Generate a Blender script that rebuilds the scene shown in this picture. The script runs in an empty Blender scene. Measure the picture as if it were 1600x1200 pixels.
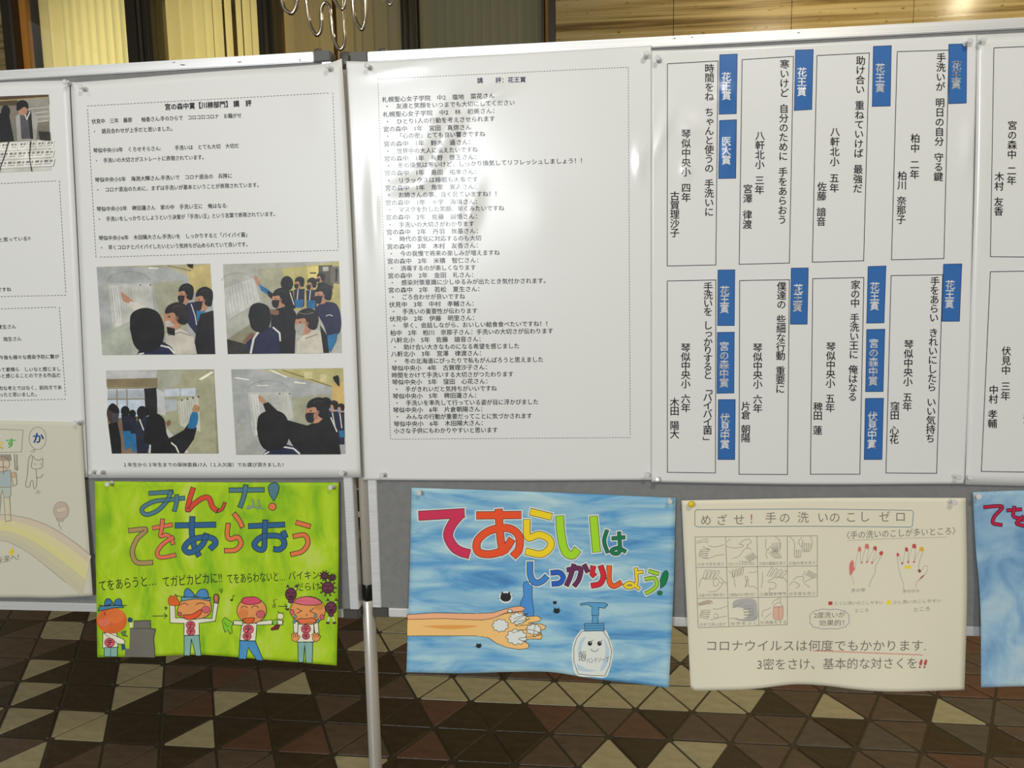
import bpy, bmesh, math, random
from mathutils import Vector, Matrix, noise
from mathutils.geometry import tessellate_polygon

# ---------------------------------------------------------------- camera, world, light, exposure
SC = bpy.context.scene
COL = SC.collection
CX, CD, CH, YAW, PITCH, ROLL, F = 0.487867, 1.510566, 1.560193, -0.1091585, 0.1224769, -0.0155451, 1141.684
OX, OY, ZB, TH, TS = -1.449744, 1.106619, 0.851527, 0.0040, 0.21
RO, YO = 0.0075, -0.0151            # the left board hangs a touch out of level and nearer
_f = Vector((math.sin(YAW)*math.cos(PITCH), math.cos(YAW)*math.cos(PITCH), -math.sin(PITCH)))
_r = Vector((math.cos(YAW), -math.sin(YAW), 0)); _u = _r.cross(_f)
CR = math.cos(ROLL)*_r + math.sin(ROLL)*_u
CU = -math.sin(ROLL)*_r + math.cos(ROLL)*_u
CO = Vector((CX, -CD, CH))
cam = bpy.data.cameras.new('camera'); cam.sensor_width = 36; cam.lens = 36*F/1600; cam.clip_start = .02
camo = bpy.data.objects.new('camera', cam); COL.objects.link(camo)
camo.matrix_world = Matrix(((CR.x, CU.x, -_f.x, CO.x), (CR.y, CU.y, -_f.y, CO.y), (CR.z, CU.z, -_f.z, CO.z), (0, 0, 0, 1)))
SC.camera = camo
W = bpy.data.worlds.new('world'); SC.world = W; W.use_nodes = True
W.node_tree.nodes['Background'].inputs[0].default_value = (1.0, .97, .90, 1)
W.node_tree.nodes['Background'].inputs[1].default_value = .22
SC.view_settings.view_transform = 'Standard'; SC.view_settings.look = 'None'
SC.view_settings.exposure = 0.0; SC.view_settings.gamma = 1; SC.view_settings.use_curve_mapping = False

def area(name, loc, target, sx, sy, energy, color, shape='RECTANGLE', spread=180):
    l = bpy.data.lights.new(name, 'AREA'); l.shape = shape; l.size = sx; l.size_y = sy
    l.energy = energy; l.color = color; l.spread = math.radians(spread)
    o = bpy.data.objects.new(name, l); COL.objects.link(o); o.location = loc
    o.rotation_euler = (Vector(target)-Vector(loc)).to_track_quat('-Z', 'Y').to_euler()
    return o
CEIL = 3.8
area('downlight_or_fill', (1.5, -2.9, CEIL-.04), (.7, 0, 1.2), .22, .22, 51, (1, .93, .80), 'DISK')
area('downlight_or_fill', (-1.7, -2.6, CEIL-.04), (0, 0, 1.4), .22, .22, 14, (1, .95, .86), 'DISK')
def ceiling_spot(px, py):              # place of a ceiling lamp whose mirror image in the stone wall shows at that point
    y = 4.2
    for _ in range(40): y += (CEIL-.05-at_y(px, py, y).z)*.8
    p = at_y(px, py, y); return (p.x, 6.4-p.y, CEIL-.05)
area('poster_glare_light', (-1.3, -6.2, 2.75), (.2, 0, 1.6), 1.5, 1.1, 175, (.90, .95, 1.0))  # unseen soft light set behind the camera to make glare on the posters

# ---------------------------------------------------------------- helpers
def ray(px, py):
    return (_f + CR*((px-800)/F) - CU*((py-600)/F))
def at_y(px, py, y):
    d = ray(px, py); return CO + d*((y-CO.y)/d.y)
_p = ceiling_spot(1503, 6); print('wall spot', _p)
area('downlight_or_fill', _p, (_p[0], _p[1], 0), .15, .12, 9, (1, .88, .60), 'DISK')
area('downlight_or_fill', (2.1, .55, CEIL-.04), (2.1, .7, 0), .25, .25, 34, (1, .90, .74), 'DISK')  # unseen lamp added to brighten the floor at right
area('downlight_or_fill', (1.7, 2.35, CEIL-.04), (1.7, 2.35, 0), .3, .3, 24, (1, .86, .58), 'DISK')  # this and the next: unseen lamps added to wash the stone wall
area('downlight_or_fill', (3.3, 2.35, CEIL-.04), (3.3, 2.35, 0), .3, .3, 20, (1, .86, .58), 'DISK')  # second added wall-wash lamp, further right
NL = Vector((-math.sin(TH), math.cos(TH), 0)); NR = Vector((0, 1, 0))
def onboard(px, py, left, off):      # point of the picture that lies off metres in front of the board's face
    n = NL if left else NR
    d = ray(px, py); t = ((n.y*YO if left else 0) - off - n.dot(CO))/n.dot(d)
    return CO + d*t
def project(p):
    v = Vector(p)-CO; z = v.dot(_f); return 800+F*v.dot(CR)/z, 600-F*v.dot(CU)/z
def lin(c):
    return tuple(((x/255)/12.92 if x <= 10 else (((x/255)+.055)/1.055)**2.4) for x in c)
def mat(name, color, rough=.5, metal=0, coat=0, coat_rough=.1, noise=None, bump=None, trans=0, ior=1.45):
    m = bpy.data.materials.new(name); m.use_nodes = True; nt = m.node_tree; b = nt.nodes['Principled BSDF']
    b.inputs['Base Color'].default_value = (*color, 1); b.inputs['Roughness'].default_value = rough
    b.inputs['Metallic'].default_value = metal; b.inputs['Coat Weight'].default_value = coat
    b.inputs['Coat Roughness'].default_value = coat_rough; b.inputs['Transmission Weight'].default_value = trans
    b.inputs['IOR'].default_value = ior
    if noise:          # (scale vector, colour 2, contrast low, high)
        tc = nt.nodes.new('ShaderNodeTexCoord'); mp = nt.nodes.new('ShaderNodeMapping'); n = nt.nodes.new('ShaderNodeTexNoise')
        r = nt.nodes.new('ShaderNodeMapRange'); mx = nt.nodes.new('ShaderNodeMix'); mx.data_type = 'RGBA'
        nt.links.new(tc.outputs['Object'], mp.inputs[0]); mp.inputs['Scale'].default_value = noise[0]
        nt.links.new(mp.outputs[0], n.inputs[0]); n.inputs['Scale'].default_value = 1; n.inputs['Detail'].default_value = 5
        nt.links.new(n.outputs[0], r.inputs[0]); r.inputs[1].default_value = noise[2]; r.inputs[2].default_value = noise[3]
        nt.links.new(r.outputs[0], mx.inputs[0]); mx.inputs[6].default_value = (*color, 1); mx.inputs[7].default_value = (*noise[1], 1)
        nt.links.new(mx.outputs[2], b.inputs['Base Color'])
    if bump:           # (scale, strength, distance)
        n2 = nt.nodes.new('ShaderNodeTexNoise'); n2.inputs['Scale'].default_value = bump[0]; n2.inputs['Detail'].default_value = 4
        tc2 = nt.nodes.new('ShaderNodeTexCoord'); nt.links.new(tc2.outputs['Object'], n2.inputs[0])
        bp = nt.nodes.new('ShaderNodeBump'); bp.inputs['Strength'].default_value = bump[1]; bp.inputs['Distance'].default_value = bump[2]
        nt.links.new(n2.outputs[0], bp.inputs['Height']); nt.links.new(bp.outputs[0], b.inputs['Normal'])
    return m
def ink_mat(name, rough, coat, coat_rough):
    m = mat(name, (0, 0, 0), rough, 0, coat, coat_rough); nt = m.node_tree
    a = nt.nodes.new('ShaderNodeAttribute'); a.attribute_name = 'ink'
    nt.links.new(a.outputs['Color'], nt.nodes['Principled BSDF'].inputs['Base Color']); return m
def tag(o, label=None, cat=None, group=None, kind=None):
    if label: o['label'] = label
    if cat: o['category'] = cat
    if group: o['group'] = group
    if kind: o['kind'] = kind
    return o
def link(name, me, m=None, parent=None, smooth=False):
    if m is not None and not me.materials: me.materials.append(m)
    if smooth: me.polygons.foreach_set('use_smooth', [True]*len(me.polygons))
    o = bpy.data.objects.new(name, me); COL.objects.link(o)
    if parent: o.parent = parent; o.matrix_parent_inverse = parent.matrix_world.inverted()
    return o
def empty(name, loc, rz=0):
    o = bpy.data.objects.new(name, None); COL.objects.link(o); o.location = loc; o.rotation_euler = (0, 0, rz)
    o.empty_display_size = .05
    o.matrix_world = Matrix.Translation(loc) @ Matrix.Rotation(rz, 4, 'Z'); return o
def box_mesh(name, lo, hi, bev=0, frame=None):
    bm = bmesh.new(); bmesh.ops.create_cube(bm, size=1)
    for v in bm.verts:
        v.co = Vector([(lo[i]+hi[i])/2 + v.co[i]*(hi[i]-lo[i]) for i in range(3)])
    if bev: bmesh.ops.bevel(bm, geom=bm.edges[:], offset=bev, segments=2, affect='EDGES')
    if frame is not None: bm.transform(frame)
    me = bpy.data.meshes.new(name); bm.to_mesh(me); bm.free(); return me
def tube_mesh(name, pts, r, seg=12, closed=False):
    bm = bmesh.new(); rings = []; n = len(pts); pts = [Vector(p) for p in pts]; up = None
    for i, p in enumerate(pts):
        t = (pts[min(i+1, n-1)]-pts[max(i-1, 0)]).normalized()
        if up is None: up = t.orthogonal().normalized()
        up = (up - t*up.dot(t)).normalized(); s = t.cross(up)
        rr = r[i] if isinstance(r, (list, tuple)) else r
        rings.append([bm.verts.new(p + (up*math.cos(a)+s*math.sin(a))*rr) for a in [2*math.pi*k/seg for k in range(seg)]])
    for a, b in zip(rings, rings[1:]):
        for k in range(seg): bm.faces.new((a[k], a[(k+1) % seg], b[(k+1) % seg], b[k]))
    bm.faces.new(rings[0][::-1]); bm.faces.new(rings[-1])
    me = bpy.data.meshes.new(name); bm.to_mesh(me); bm.free(); return me
def smooth_pts(p, n=6):              # Catmull-Rom through 2-D or 3-D points
    p = [Vector(q) for q in p]
    if len(p) < 3: return p
    P = [p[0]*2-p[1]] + p + [p[-1]*2-p[-2]]; out = []
    for i in range(1, len(P)-2):
        for k in range(n):
            t = k/n; a, b, c, d = P[i-1], P[i], P[i+1], P[i+2]
            out.append(.5*((2*b)+(c-a)*t+(2*a-5*b+4*c-d)*t*t+(3*b-a-3*c+d)*t**3))
    out.append(p[-1]); return out

# ---------------------------------------------------------------- materials
KP = .72     # photograph brightness of white paper per unit of its colour (light falling on the boards)
def alb(c, k=None):
    return tuple(min(.97, x/(k or KP)) for x in lin(c))
M_paper = mat('glossy_poster_paper', (.80, .80, .77), .5, 0, .9, .23)
M_art = mat('drawing_paper', (.84, .79, .61), .8, bump=(900, .15, .0004))
M_art2 = mat('dimmed_drawing_paper', (.66, .64, .51), .8, bump=(900, .15, .0004))  # drawing paper with the weaker light at lower left put into its colour
M_paper2 = mat('satin_poster_paper', (.80, .80, .77), .5, 0, .25, .3)
M_ink = ink_mat('poster_print', .55, 1.0, .23); M_ink.node_tree.nodes['Principled BSDF'].inputs['Specular IOR Level'].default_value = .15
M_ink2 = ink_mat('satin_poster_print', .5, .25, .3)
M_paint = ink_mat('pencil_and_paint', .8, 0, .2)
M_alu = mat('brushed_aluminium', (.88, .88, .87), .36, .4, noise=((2, 400, 400), (.70, .70, .69), .3, .7))
M_post = mat('anodised_post', (.66, .62, .55), .34, .5)
M_cap = mat('dark_grey_plastic', (.075, .07, .06), .42)
M_black = mat('black_plastic', (.006, .006, .006), .3)
M_felt = mat('grey_board_felt', (.235, .235, .23), .95, noise=((60, 60, 60), (.205, .205, .20), .3, .7), bump=(700, .4, .0006))
M_clear = mat('clear_plastic', (.97, .97, .97), .05, trans=.4, ior=1.49)
M_yellow = mat('yellow_plastic', (.80, .60, .02), .3)
M_steel = mat('steel_needle', (.6, .6, .6), .25, 1)
M_chrome = mat('chrome', (.50, .44, .34), .12, 1)
M_grout = mat('dark_grout', (.042, .034, .020), .3, bump=(120, .6, .002))
M_bronze = mat('bronze_mullion', (.11, .095, .07), .35, .8)
M_darkframe = mat('dark_bronze_frame', (.05, .042, .03), .35, .5)
M_amber = mat('amber_wood_panel', (.55, .30, .07), .5, noise=((3, 3, 1.2), (.42, .2, .04), .3, .7))
M_ceil = mat('ceiling_plaster', (.55, .52, .45), .9)

def watercolour(name, cols, scale, seed, streak=(1, 1, 3), rough=.75):
    m = bpy.data.materials.new(name); m.use_nodes = True; nt = m.node_tree; b = nt.nodes['Principled BSDF']
    b.inputs['Roughness'].default_value = rough
    tc = nt.nodes.new('ShaderNodeTexCoord'); mp = nt.nodes.new('ShaderNodeMapping'); nt.links.new(tc.outputs['Object'], mp.inputs[0])
    mp.inputs['Scale'].default_value = [s*scale for s in streak]; mp.inputs['Location'].default_value = (seed, seed*1.7, seed*.6)
    n = nt.nodes.new('ShaderNodeTexNoise'); n.inputs['Scale'].default_value = 1; n.inputs['Detail'].default_value = 6
    n.inputs['Distortion'].default_value = .7; n.inputs['Roughness'].default_value = .55
    nt.links.new(mp.outputs[0], n.inputs[0]); cr = nt.nodes.new('ShaderNodeValToRGB'); nt.links.new(n.outputs[0], cr.inputs[0])
    e = cr.color_ramp.elements
    while len(e) > 1: e.remove(e[-1])
    e[0].position = cols[0][0]; e[0].color = (*alb(cols[0][1], .74), 1)
    for p, c in cols[1:]:
        q = e.new(p); q.color = (*alb(c, .74), 1)
    nt.links.new(cr.outputs[0], b.inputs['Base Color']); return m
M_green = watercolour('lime_watercolour', [(.26, (96, 148, 8)), (.38, (128, 172, 10)), (.47, (148, 182, 12)), (.56, (158, 190, 18)), (.68, (172, 192, 70))], 11, 3.1, (1.6, 1, .8))
M_blue = watercolour('blue_watercolour', [(.28, (62, 118, 168)), (.40, (88, 146, 186)), (.50, (122, 166, 190)), (.58, (142, 180, 194)), (.72, (176, 198, 198))], 9, 7.7, (.6, 1, 3.2))
M_sky = watercolour('pale_blue_watercolour', [(.28, (88, 130, 168)), (.42, (116, 152, 180)), (.52, (136, 168, 188)), (.66, (160, 182, 190))], 12, 1.4, (1, 1, 1))

# ---------------------------------------------------------------- paper sheets and what is printed on them
class Sheet:
    def __init__(s, left, base, warp):
        s.left = left; s.base = base; s.warp = warp
    def at(s, px, py, lift=0.0):
        off = s.base
        for _ in range(3):
            p = onboard(px, py, s.left, off+lift); off = s.base + s.warp(p.x, p.z)
        return p
    def build(s, name, top, right, bottom, left, m, label, cat='poster', group=None, N=46, thick=.00035):
        def samp(line, t):
            L = [0]
            for a, b in zip(line, line[1:]): L.append(L[-1]+math.hypot(b[0]-a[0], b[1]-a[1]))
            d = t*L[-1]
            for i in range(len(line)-1):
                if d <= L[i+1]+1e-9:
                    k = (d-L[i])/max(1e-9, L[i+1]-L[i]); return (line[i][0]+(line[i+1][0]-line[i][0])*k, line[i][1]+(line[i+1][1]-line[i][1])*k)
            return line[-1]
        T = [tuple(q) for q in smooth_pts(top, 6)]; B = [tuple(q) for q in smooth_pts(bottom, 6)]
        Lf = [tuple(q) for q in smooth_pts(left, 6)]; R = [tuple(q) for q in smooth_pts(right, 6)]
        vs = []
        for j in range(N+1):
            v = j/N
            for i in range(N+1):
                u = i/N; t = samp(T, u); b = samp(B, u); l = samp(Lf, v); r = samp(R, v); q = []
                for k in (0, 1):
                    q.append((1-v)*t[k]+v*b[k]+(1-u)*l[k]+u*r[k]-((1-u)*(1-v)*T[0][k]+u*(1-v)*T[-1][k]+(1-u)*v*B[0][k]+u*v*B[-1][k]))
                vs.append(s.at(q[0], q[1]))
        fs = []
        for j in range(N):
            for i in range(N):
                a = j*(N+1)+i; fs.append((a, a+N+1, a+N+2, a+1))
        c = vs[N//2]; org = Vector((c.x, c.y, vs[-1].z))
        e = empty(name, org); s.root = e
        me = bpy.data.meshes.new('paper'); me.from_pydata([v-org for v in vs], [], fs)
        me.materials.append(m); me.polygons.foreach_set('use_smooth', [True]*len(me.polygons))
        o = bpy.data.objects.new('paper', me); COL.objects.link(o); o.parent = e
        md = o.modifiers.new('thickness', 'SOLIDIFY'); md.thickness = thick; md.offset = -1
        tag(e, label, cat, group); s.org = org; return s

GC = {}
def glyphs(txt, res=2, bold=0.0):
    k = (txt, res, bold)
    if k not in GC:
        c = bpy.data.curves.new('t', 'FONT'); c.body = txt; c.resolution_u = res
        o = bpy.data.objects.new('t', c); COL.objects.link(o); dg = bpy.context.evaluated_depsgraph_get()
        me = bpy.data.meshes.new_from_object(o.evaluated_get(dg))
        vs = [(v.co.x, v.co.y) for v in me.vertices]; fs = [tuple(p.vertices) for p in me.polygons]
        if bold > 0:                         # heavier weight: the same glyphs printed again a hair to each side
            V, Fs = [], []
            for dx, dy in ((-1, 0), (1, 0), (0, .8), (0, -.8)):
                b = len(V); V += [(x+dx*bold, y+dy*bold) for x, y in vs]; Fs += [tuple(b+i for i in f) for f in fs]
            vs, fs = V, Fs
        GC[k] = (vs, fs)
        bpy.data.objects.remove(o); bpy.data.curves.remove(c); bpy.data.meshes.remove(me)
    return GC[k]

class Art:
    """collects flat print in picture coordinates and lays it on a sheet"""
    def __init__(s, sheet, o=(0, 0), k=1.0, lift=.0003):
        s.sh = sheet; s.o = o; s.k = k; s.v = []; s.f = []; s.c = []; s.lift = lift; s.step = .000016; s.n = 0; s.shade = 0.0; s.lim = 13
    def T(s, p): return (s.o[0]+p[0]/s.k, s.o[1]+p[1]/s.k)
    def add(s, pts, faces, col, raw=False):
        s.n += 1; b = len(s.v); L = s.lift+s.n*s.step
        for p in pts:
            q = p if raw else s.T(p); s.v.append((q[0], q[1], L))
        for f in faces:
            s.f.append(tuple(b+i for i in f)); s.c.append(col)
    def tris(s, pts, tri, col):
        lim = s.lim*s.k; pts = [tuple(p[:2]) for p in pts]; out = []; st = [tuple(t) for t in tri]
        while st:
            a, b, c = st.pop(); e = [(math.dist(pts[a], pts[b]), a, b, c), (math.dist(pts[b], pts[c]), b, c, a), (math.dist(pts[c], pts[a]), c, a, b)]
            L, i, j, k = max(e)
            if L > lim:
                pts.append(((pts[i][0]+pts[j][0])/2, (pts[i][1]+pts[j][1])/2)); m = len(pts)-1; st += [(i, m, k), (m, j, k)]
            else: out.append((a, b, c))
        s.add(pts, out, col)
    def poly(s, pts, col, line=None, lw=1.2, smooth=False):
        if smooth: pts = [tuple(q) for q in smooth_pts(list(pts)+[pts[0]], 5)][:-1]
        tri = tessellate_polygon([[Vector((p[0], p[1], 0)) for p in pts]])
        if col is not None: s.tris(pts, tri, col)
        if line is not None: s.line(list(pts)+[pts[0]], lw, line)
    def ell(s, x, y, rx, ry, col, line=None, lw=1.2, n=22, a0=0, a1=360):
        pts = [(x+rx*math.cos(math.radians(a0+(a1-a0)*i/n)), y+ry*math.sin(math.radians(a0+(a1-a0)*i/n))) for i in range(n if a1-a0 == 360 else n+1)]
        s.poly(pts, col, line, lw)
    def arc(s, x, y, rx, ry, a0, a1, lw, col, n=10):
        s.line([(x+rx*math.cos(math.radians(a0+(a1-a0)*i/n)), y+ry*math.sin(math.radians(a0+(a1-a0)*i/n))) for i in range(n+1)], lw, col)
    def line(s, pts, w, col, smooth=False):      # w in local units
        pts = [Vector((q[0], q[1])) for q in (smooth_pts([Vector((p[0], p[1])) for p in pts], 6) if smooth else pts)]
        q = [pts[0]]
        for b_ in pts[1:]:
            a_ = q[-1]; n = int((b_-a_).length/(9*s.k)) + 1
            q += [a_.lerp(b_, (i+1)/n) for i in range(n)]
        pts = q; P = []; n = len(pts)
        for i, p in enumerate(pts):
            d = pts[min(i+1, n-1)]-pts[max(i-1, 0)]
            if d.length < 1e-9: d = Vector((1, 0))
            d.normalize(); nn = Vector((-d.y, d.x))
            e = 1.0
            if 0 < i < n-1:
                d1 = (p-pts[i-1]); d1 = d1.normalized() if d1.length > 1e-9 else d
                e = 1/max(.45, abs(d1.dot(d)))
            P += [tuple(p+nn*w*.5*e), tuple(p-nn*w*.5*e)]
        s.add(P, [(2*i, 2*i+1, 2*i+3, 2*i+2) for i in range(n-1)], col)
    def dash(s, pts, w, col, on=3.0, off=2.2):
        for a, b in zip(pts, pts[1:]):
            a = Vector(a); b = Vector(b); L = (b-a).length; n = int(L/(on+off)); d = (b-a)/L
            for i in range(n):
                q = a+d*(i*(on+off)); s.line([q, q+d*on], w, col); s.n -= 1
    def text(s, txt, p0, p1, em, col, bold=0.0, res=2):
        vs, fs = glyphs(txt, res, bold); p0 = s.T(p0); p1 = s.T(p1); em = em/s.k
        wd = max(v[0] for v in vs); e1 = ((p1[0]-p0[0])/wd, (p1[1]-p0[1])/wd); up = (-(1018-p0[0])/11450*em, -em)
        s.add([(p0[0]+v[0]*e1[0]+v[1]*up[0], p0[1]+v[0]*e1[1]+v[1]*up[1]) for v in vs], fs, col, raw=True)
    def char(s, ch, x, y, em, col, bold=0.0, res=2, rot=0.0, sx=1.0, raw=False):
        vs, fs = glyphs(ch, res, bold); q = (x, y) if raw else s.T((x, y)); em = em/(1 if raw else s.k)
        x0 = min(v[0] for v in vs); x1 = max(v[0] for v in vs); cx = .5 if x1 > .55 or ch in '、。' else (x0+x1)/2
        c, n = math.cos(rot), math.sin(rot); P = []
        for v in vs:
            a = (v[0]-cx)*em*sx; b = (.38-v[1])*em; P.append((q[0]+a*c-b*n, q[1]+a*n+b*c))
        s.add(P, fs, col, raw=True)
    def vtext(s, txt, p0, p1, em, col, bold=0.0, res=2, gap=.66):
        pos = []; t = 0
        for ch in txt:
            if ch == '　': t += gap; continue
            pos.append((ch, t)); t += 1
        L = pos[-1][1] or 1
        for ch, t in pos:
            k = t/L; x = p0[0]+(p1[0]-p0[0])*k; y = p0[1]+(p1[1]-p0[1])*k
            if ch in '「」ー（）': s.char(ch, x, y, em, col, bold, res, math.pi/2)
            elif ch in 'っゃゅょ': s.char(ch, x+em*.08, y-em*.06, em, col, bold, res)
            else: s.char(ch, x, y, em, col, bold, res)
            s.n -= 1
        s.n += 1
    def stroke(s, strokes, w, col, halo=None, edge=(.015, .02, .03), ew=3.6, hw=14.0):
        S = [[tuple(q) for q in smooth_pts([Vector(p) for p in st], 6)] if len(st) > 2 else st for st in strokes]
        def ext(st, e):
            a, b = Vector(st[0]), Vector(st[1]); c, d = Vector(st[-1]), Vector(st[-2])
            return [tuple(a+(a-b).normalized()*e)]+list(st[0:])+[tuple(c+(c-d).normalized()*e)]
        if halo:
            for st in S: s.line(ext(st, hw/2), w+hw, halo)
        for st in S: s.line(ext(st, ew/2+.3), w+ew*1.6, edge)
        for st in S:
            s.line(st, w, col)
            if not halo and w > 12:          # pen outline drawn round every stroke, crossing the others
                q = [Vector(p) for p in st]; a_, b_ = [], []
                for i, p in enumerate(q):
                    d = (q[min(i+1, len(q)-1)]-q[max(i-1, 0)]).normalized(); n = Vector((-d.y, d.x)); a_.append(p+n*w/2); b_.append(p-n*w/2)
                s.line(a_+b_[::-1]+[a_[0]], ew*.75, edge)
    def build(s, name, m=None, parent=None, label=None):
        sh = s.sh; me = bpy.data.meshes.new(name)
        me.from_pydata([sh.at(x, y, l)-sh.org for x, y, l in s.v], [], s.f)
        ca = me.color_attributes.new('ink', 'FLOAT_COLOR', 'CORNER'); buf = []
        if s.shade:
            def g(x, y): return 1+s.shade*(2.2*noise.noise(Vector((x*.045, y*.06, .3)))+1.6*noise.noise(Vector((x*.17, y*.2, 4.3))))
            for f, c in zip(s.f, s.c):
                for i in f:
                    q = g(s.v[i][0], s.v[i][1]); buf += [max(.002, v*q+.03*(q-1)) for v in c]+[1.0]
        else:
            for f, c in zip(s.f, s.c): buf += [c[0], c[1], c[2], 1.0]*len(f)
        ca.data.foreach_set('color', buf)
        me.materials.append(m or (M_ink2 if sh.left else M_ink)); o = bpy.data.objects.new(name, me); COL.objects.link(o)
        o.parent = parent or sh.root
        if label: o['label'] = label
        s.v = []; s.f = []; s.c = []
        return o
def G(x, z, cx, cz, sx, sz, a=0.0):
    dx, dz = x-cx, z-cz; c, s_ = math.cos(a), math.sin(a); u = (dx*c+dz*s_)/sx; v = (-dx*s_+dz*c)/sz
    return math.exp(-u*u-v*v)
BLK = (.02, .02, .022)
# ---------------------------------------------------------------- setting: floor tiles
rnd = random.Random(5)
me = box_mesh('floor', (-4, -3.2, -.05), (5.6, 3.4, -.003)); me.materials.append(M_grout)
floor = tag(link('floor', me), kind='structure')
def tile_mat(name, c, c2):
    m = mat(name, c, .33, noise=((14, 30, 14), c2, .35, .7), bump=(45, .35, .004)); return m
k = .22
def tc(c): return tuple(x/k for x in lin(c))
TM = {'light': tile_mat('olive_beige_tile', (.30, .265, .15), (.37, .33, .20)),
      'dark': tile_mat('dark_brown_tile', (.036, .025, .011), (.052, .037, .018)),
      'brown': tile_mat('brown_tile', (.100, .070, .045), (.072, .050, .032)),
      'red': tile_mat('red_brown_tile', (.115, .058, .034), (.082, .046, .028)),
      'grey': tile_mat('grey_brown_tile', (.095, .080, .058), (.070, .058, .042))}
c4 = lambda x, y: (x/2.6667, 900+y/2.6667)
c5 = lambda x, y: (500+x/2.6667, 900+y/2.6667)
c6 = lambda x, y: (1000+x/2.6667, 900+y/2.6667)
seen = [(*c4(x, y), t) for x, y, t in [(180,370,'light'),(275,240,'light'),(150,475,'light'),(550,400,'light'),(620,435,'light'),(540,500,'light'),(110,585,'light'),(320,597,'light'),(385,645,'light'),(140,765,'light'),(830,675,'light'),(960,515,'light'),(1230,455,'light'),(240,155,'light'),(1480,780,'light'),(720,350,'light'),
  (760,510,'brown'),(1300,690,'red'),(1150,420,'brown'),(560,740,'brown'),(1050,760,'brown'),(1420,540,'brown'),(1440,260,'brown'),(60,250,'brown'),(370,760,'brown'),(1330,400,'dark'),(1040,560,'dark'),(1010,640,'dark'),(1230,630,'dark'),(780,640,'dark'),(600,590,'dark'),(200,640,'dark'),(230,500,'dark'),(400,480,'dark'),(620,540,'dark'),(800,440,'dark'),(1420,590,'dark')]]
seen += [(*c5(x, y), t) for x, y, t in [(300,240,'light'),(320,205,'light'),(330,290,'light'),(270,285,'light'),(430,440,'light'),(540,480,'light'),(650,440,'light'),(760,485,'light'),(870,450,'light'),(970,490,'light'),(1080,460,'light'),(1190,500,'light'),(1300,470,'light'),(1430,510,'light'),(1540,490,'light'),(1500,420,'light'),(1490,240,'light'),(1500,290,'light'),
  (510,560,'red'),(590,590,'dark'),(745,560,'dark'),(820,610,'dark'),(920,570,'red'),(1050,620,'brown'),(1170,575,'brown'),(1310,620,'red'),(1440,595,'dark'),(1560,640,'brown'),(400,710,'red'),(440,760,'brown'),(590,690,'dark'),(690,740,'dark'),(830,700,'dark'),(940,740,'brown'),(1060,700,'brown'),(1190,750,'light'),(1320,720,'dark'),(1440,760,'light'),(1550,720,'light'),(150,770,'light'),(330,540,'dark'),(300,450,'brown'),(110,250,'brown'),(60,560,'brown')]]
seen += [(*c6(x, y), t) for x, y, t in [(110,520,'light'),(230,500,'light'),(350,540,'light'),(470,500,'light'),(170,420,'light'),(170,270,'light'),(150,240,'light'),(590,530,'dark'),(680,510,'brown'),(830,565,'light'),(900,520,'brown'),(1060,570,'brown'),(1130,530,'dark'),(1310,585,'light'),(1360,550,'grey'),(1500,590,'grey'),(100,600,'dark'),(240,640,'brown'),(350,600,'brown'),(490,650,'brown'),(600,630,'brown'),(720,670,'grey'),(830,640,'dark'),(960,670,'grey'),(1080,640,'brown'),(1220,680,'dark'),(1330,660,'grey'),(240,740,'light'),(110,760,'light'),(500,740,'brown'),(390,760,'dark'),(640,760,'dark'),(760,760,'dark'),(900,740,'brown'),(1000,750,'red'),(1180,780,'red'),(1380,270,'red'),(1380,370,'brown'),(1500,680,'dark'),(1420,760,'grey'),(60,640,'red')]]
HR = TS*math.sqrt(3)/2
def tri_mesh(up, m):
    # triangle with clipped, softly bevelled corners; centroid at the origin
    g = .0042; s = TS; h = HR; P = [Vector((-s/2, -h/3)), Vector((s/2, -h/3)), Vector((0, 2*h/3))]
    if not up: P = [Vector((p.x, -p.y)) for p in P][::-1]
    kk = 1-g*3/h; P = [p*kk for p in P]; out = []
    for i in range(3):
        a, b, c = P[i-1], P[i], P[(i+1) % 3]; out += [b+(a-b).normalized()*.009, b+(c-b).normalized()*.009]
    def ring(sc, z): return [(p.x*sc, p.y*sc, z) for p in out]
    v = ring(1, -.006)+ring(1, -.0022)+ring(.988, -.0006)+ring(.965, 0)
    f = [tuple(range(18, 24))]
    for r in range(3):
        for i in range(6):
            j = (i+1) % 6; f.append((r*6+i, r*6+j, r*6+6+j, r*6+6+i))
    me = bpy.data.meshes.new('tile'); me.from_pydata(v, [], f); me.materials.append(m); return me
TMESH = {(u, t): tri_mesh(u, TM[t]) for u in (0, 1) for t in TM}
cands = []
for j in range(-26, 13):
    for i in range(-16, 38):
        x0 = OX+(i+.5*(j & 1))*TS; y0 = OY+j*HR
        for up in (1, 0):
            cx, cy = (x0+TS/2, y0+HR/3) if up else (x0+TS/2+TS/2, y0+2*HR/3)
            if not (-3.9 < cx < 5.5 and -3.1 < cy < 3.18): continue
            px, py = project((cx, cy, 0)) if (Vector((cx, cy, 0))-CO).dot(_f) > .3 else (-9e3, 9e3)
            cands.append((cx, cy, up, px, py))
vis = [c for c in cands if -25 < c[3] < 1625 and 945 < c[4] < 1235]
vis.sort(key=lambda c: -c[4]); vis = vis[:298]; vs_ = set(vis)
def pick(px, py):
    best = min(seen, key=lambda q: (q[0]-px)**2+((q[1]-py)*1.4)**2)
    if (best[0]-px)**2+((best[1]-py)*1.4)**2 < 24**2: return best[2]
    return rnd.choice(['dark', 'dark', 'brown', 'dark', 'brown', 'red'] if px < 700 else ['brown', 'brown', 'red', 'grey', 'dark'])
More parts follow.
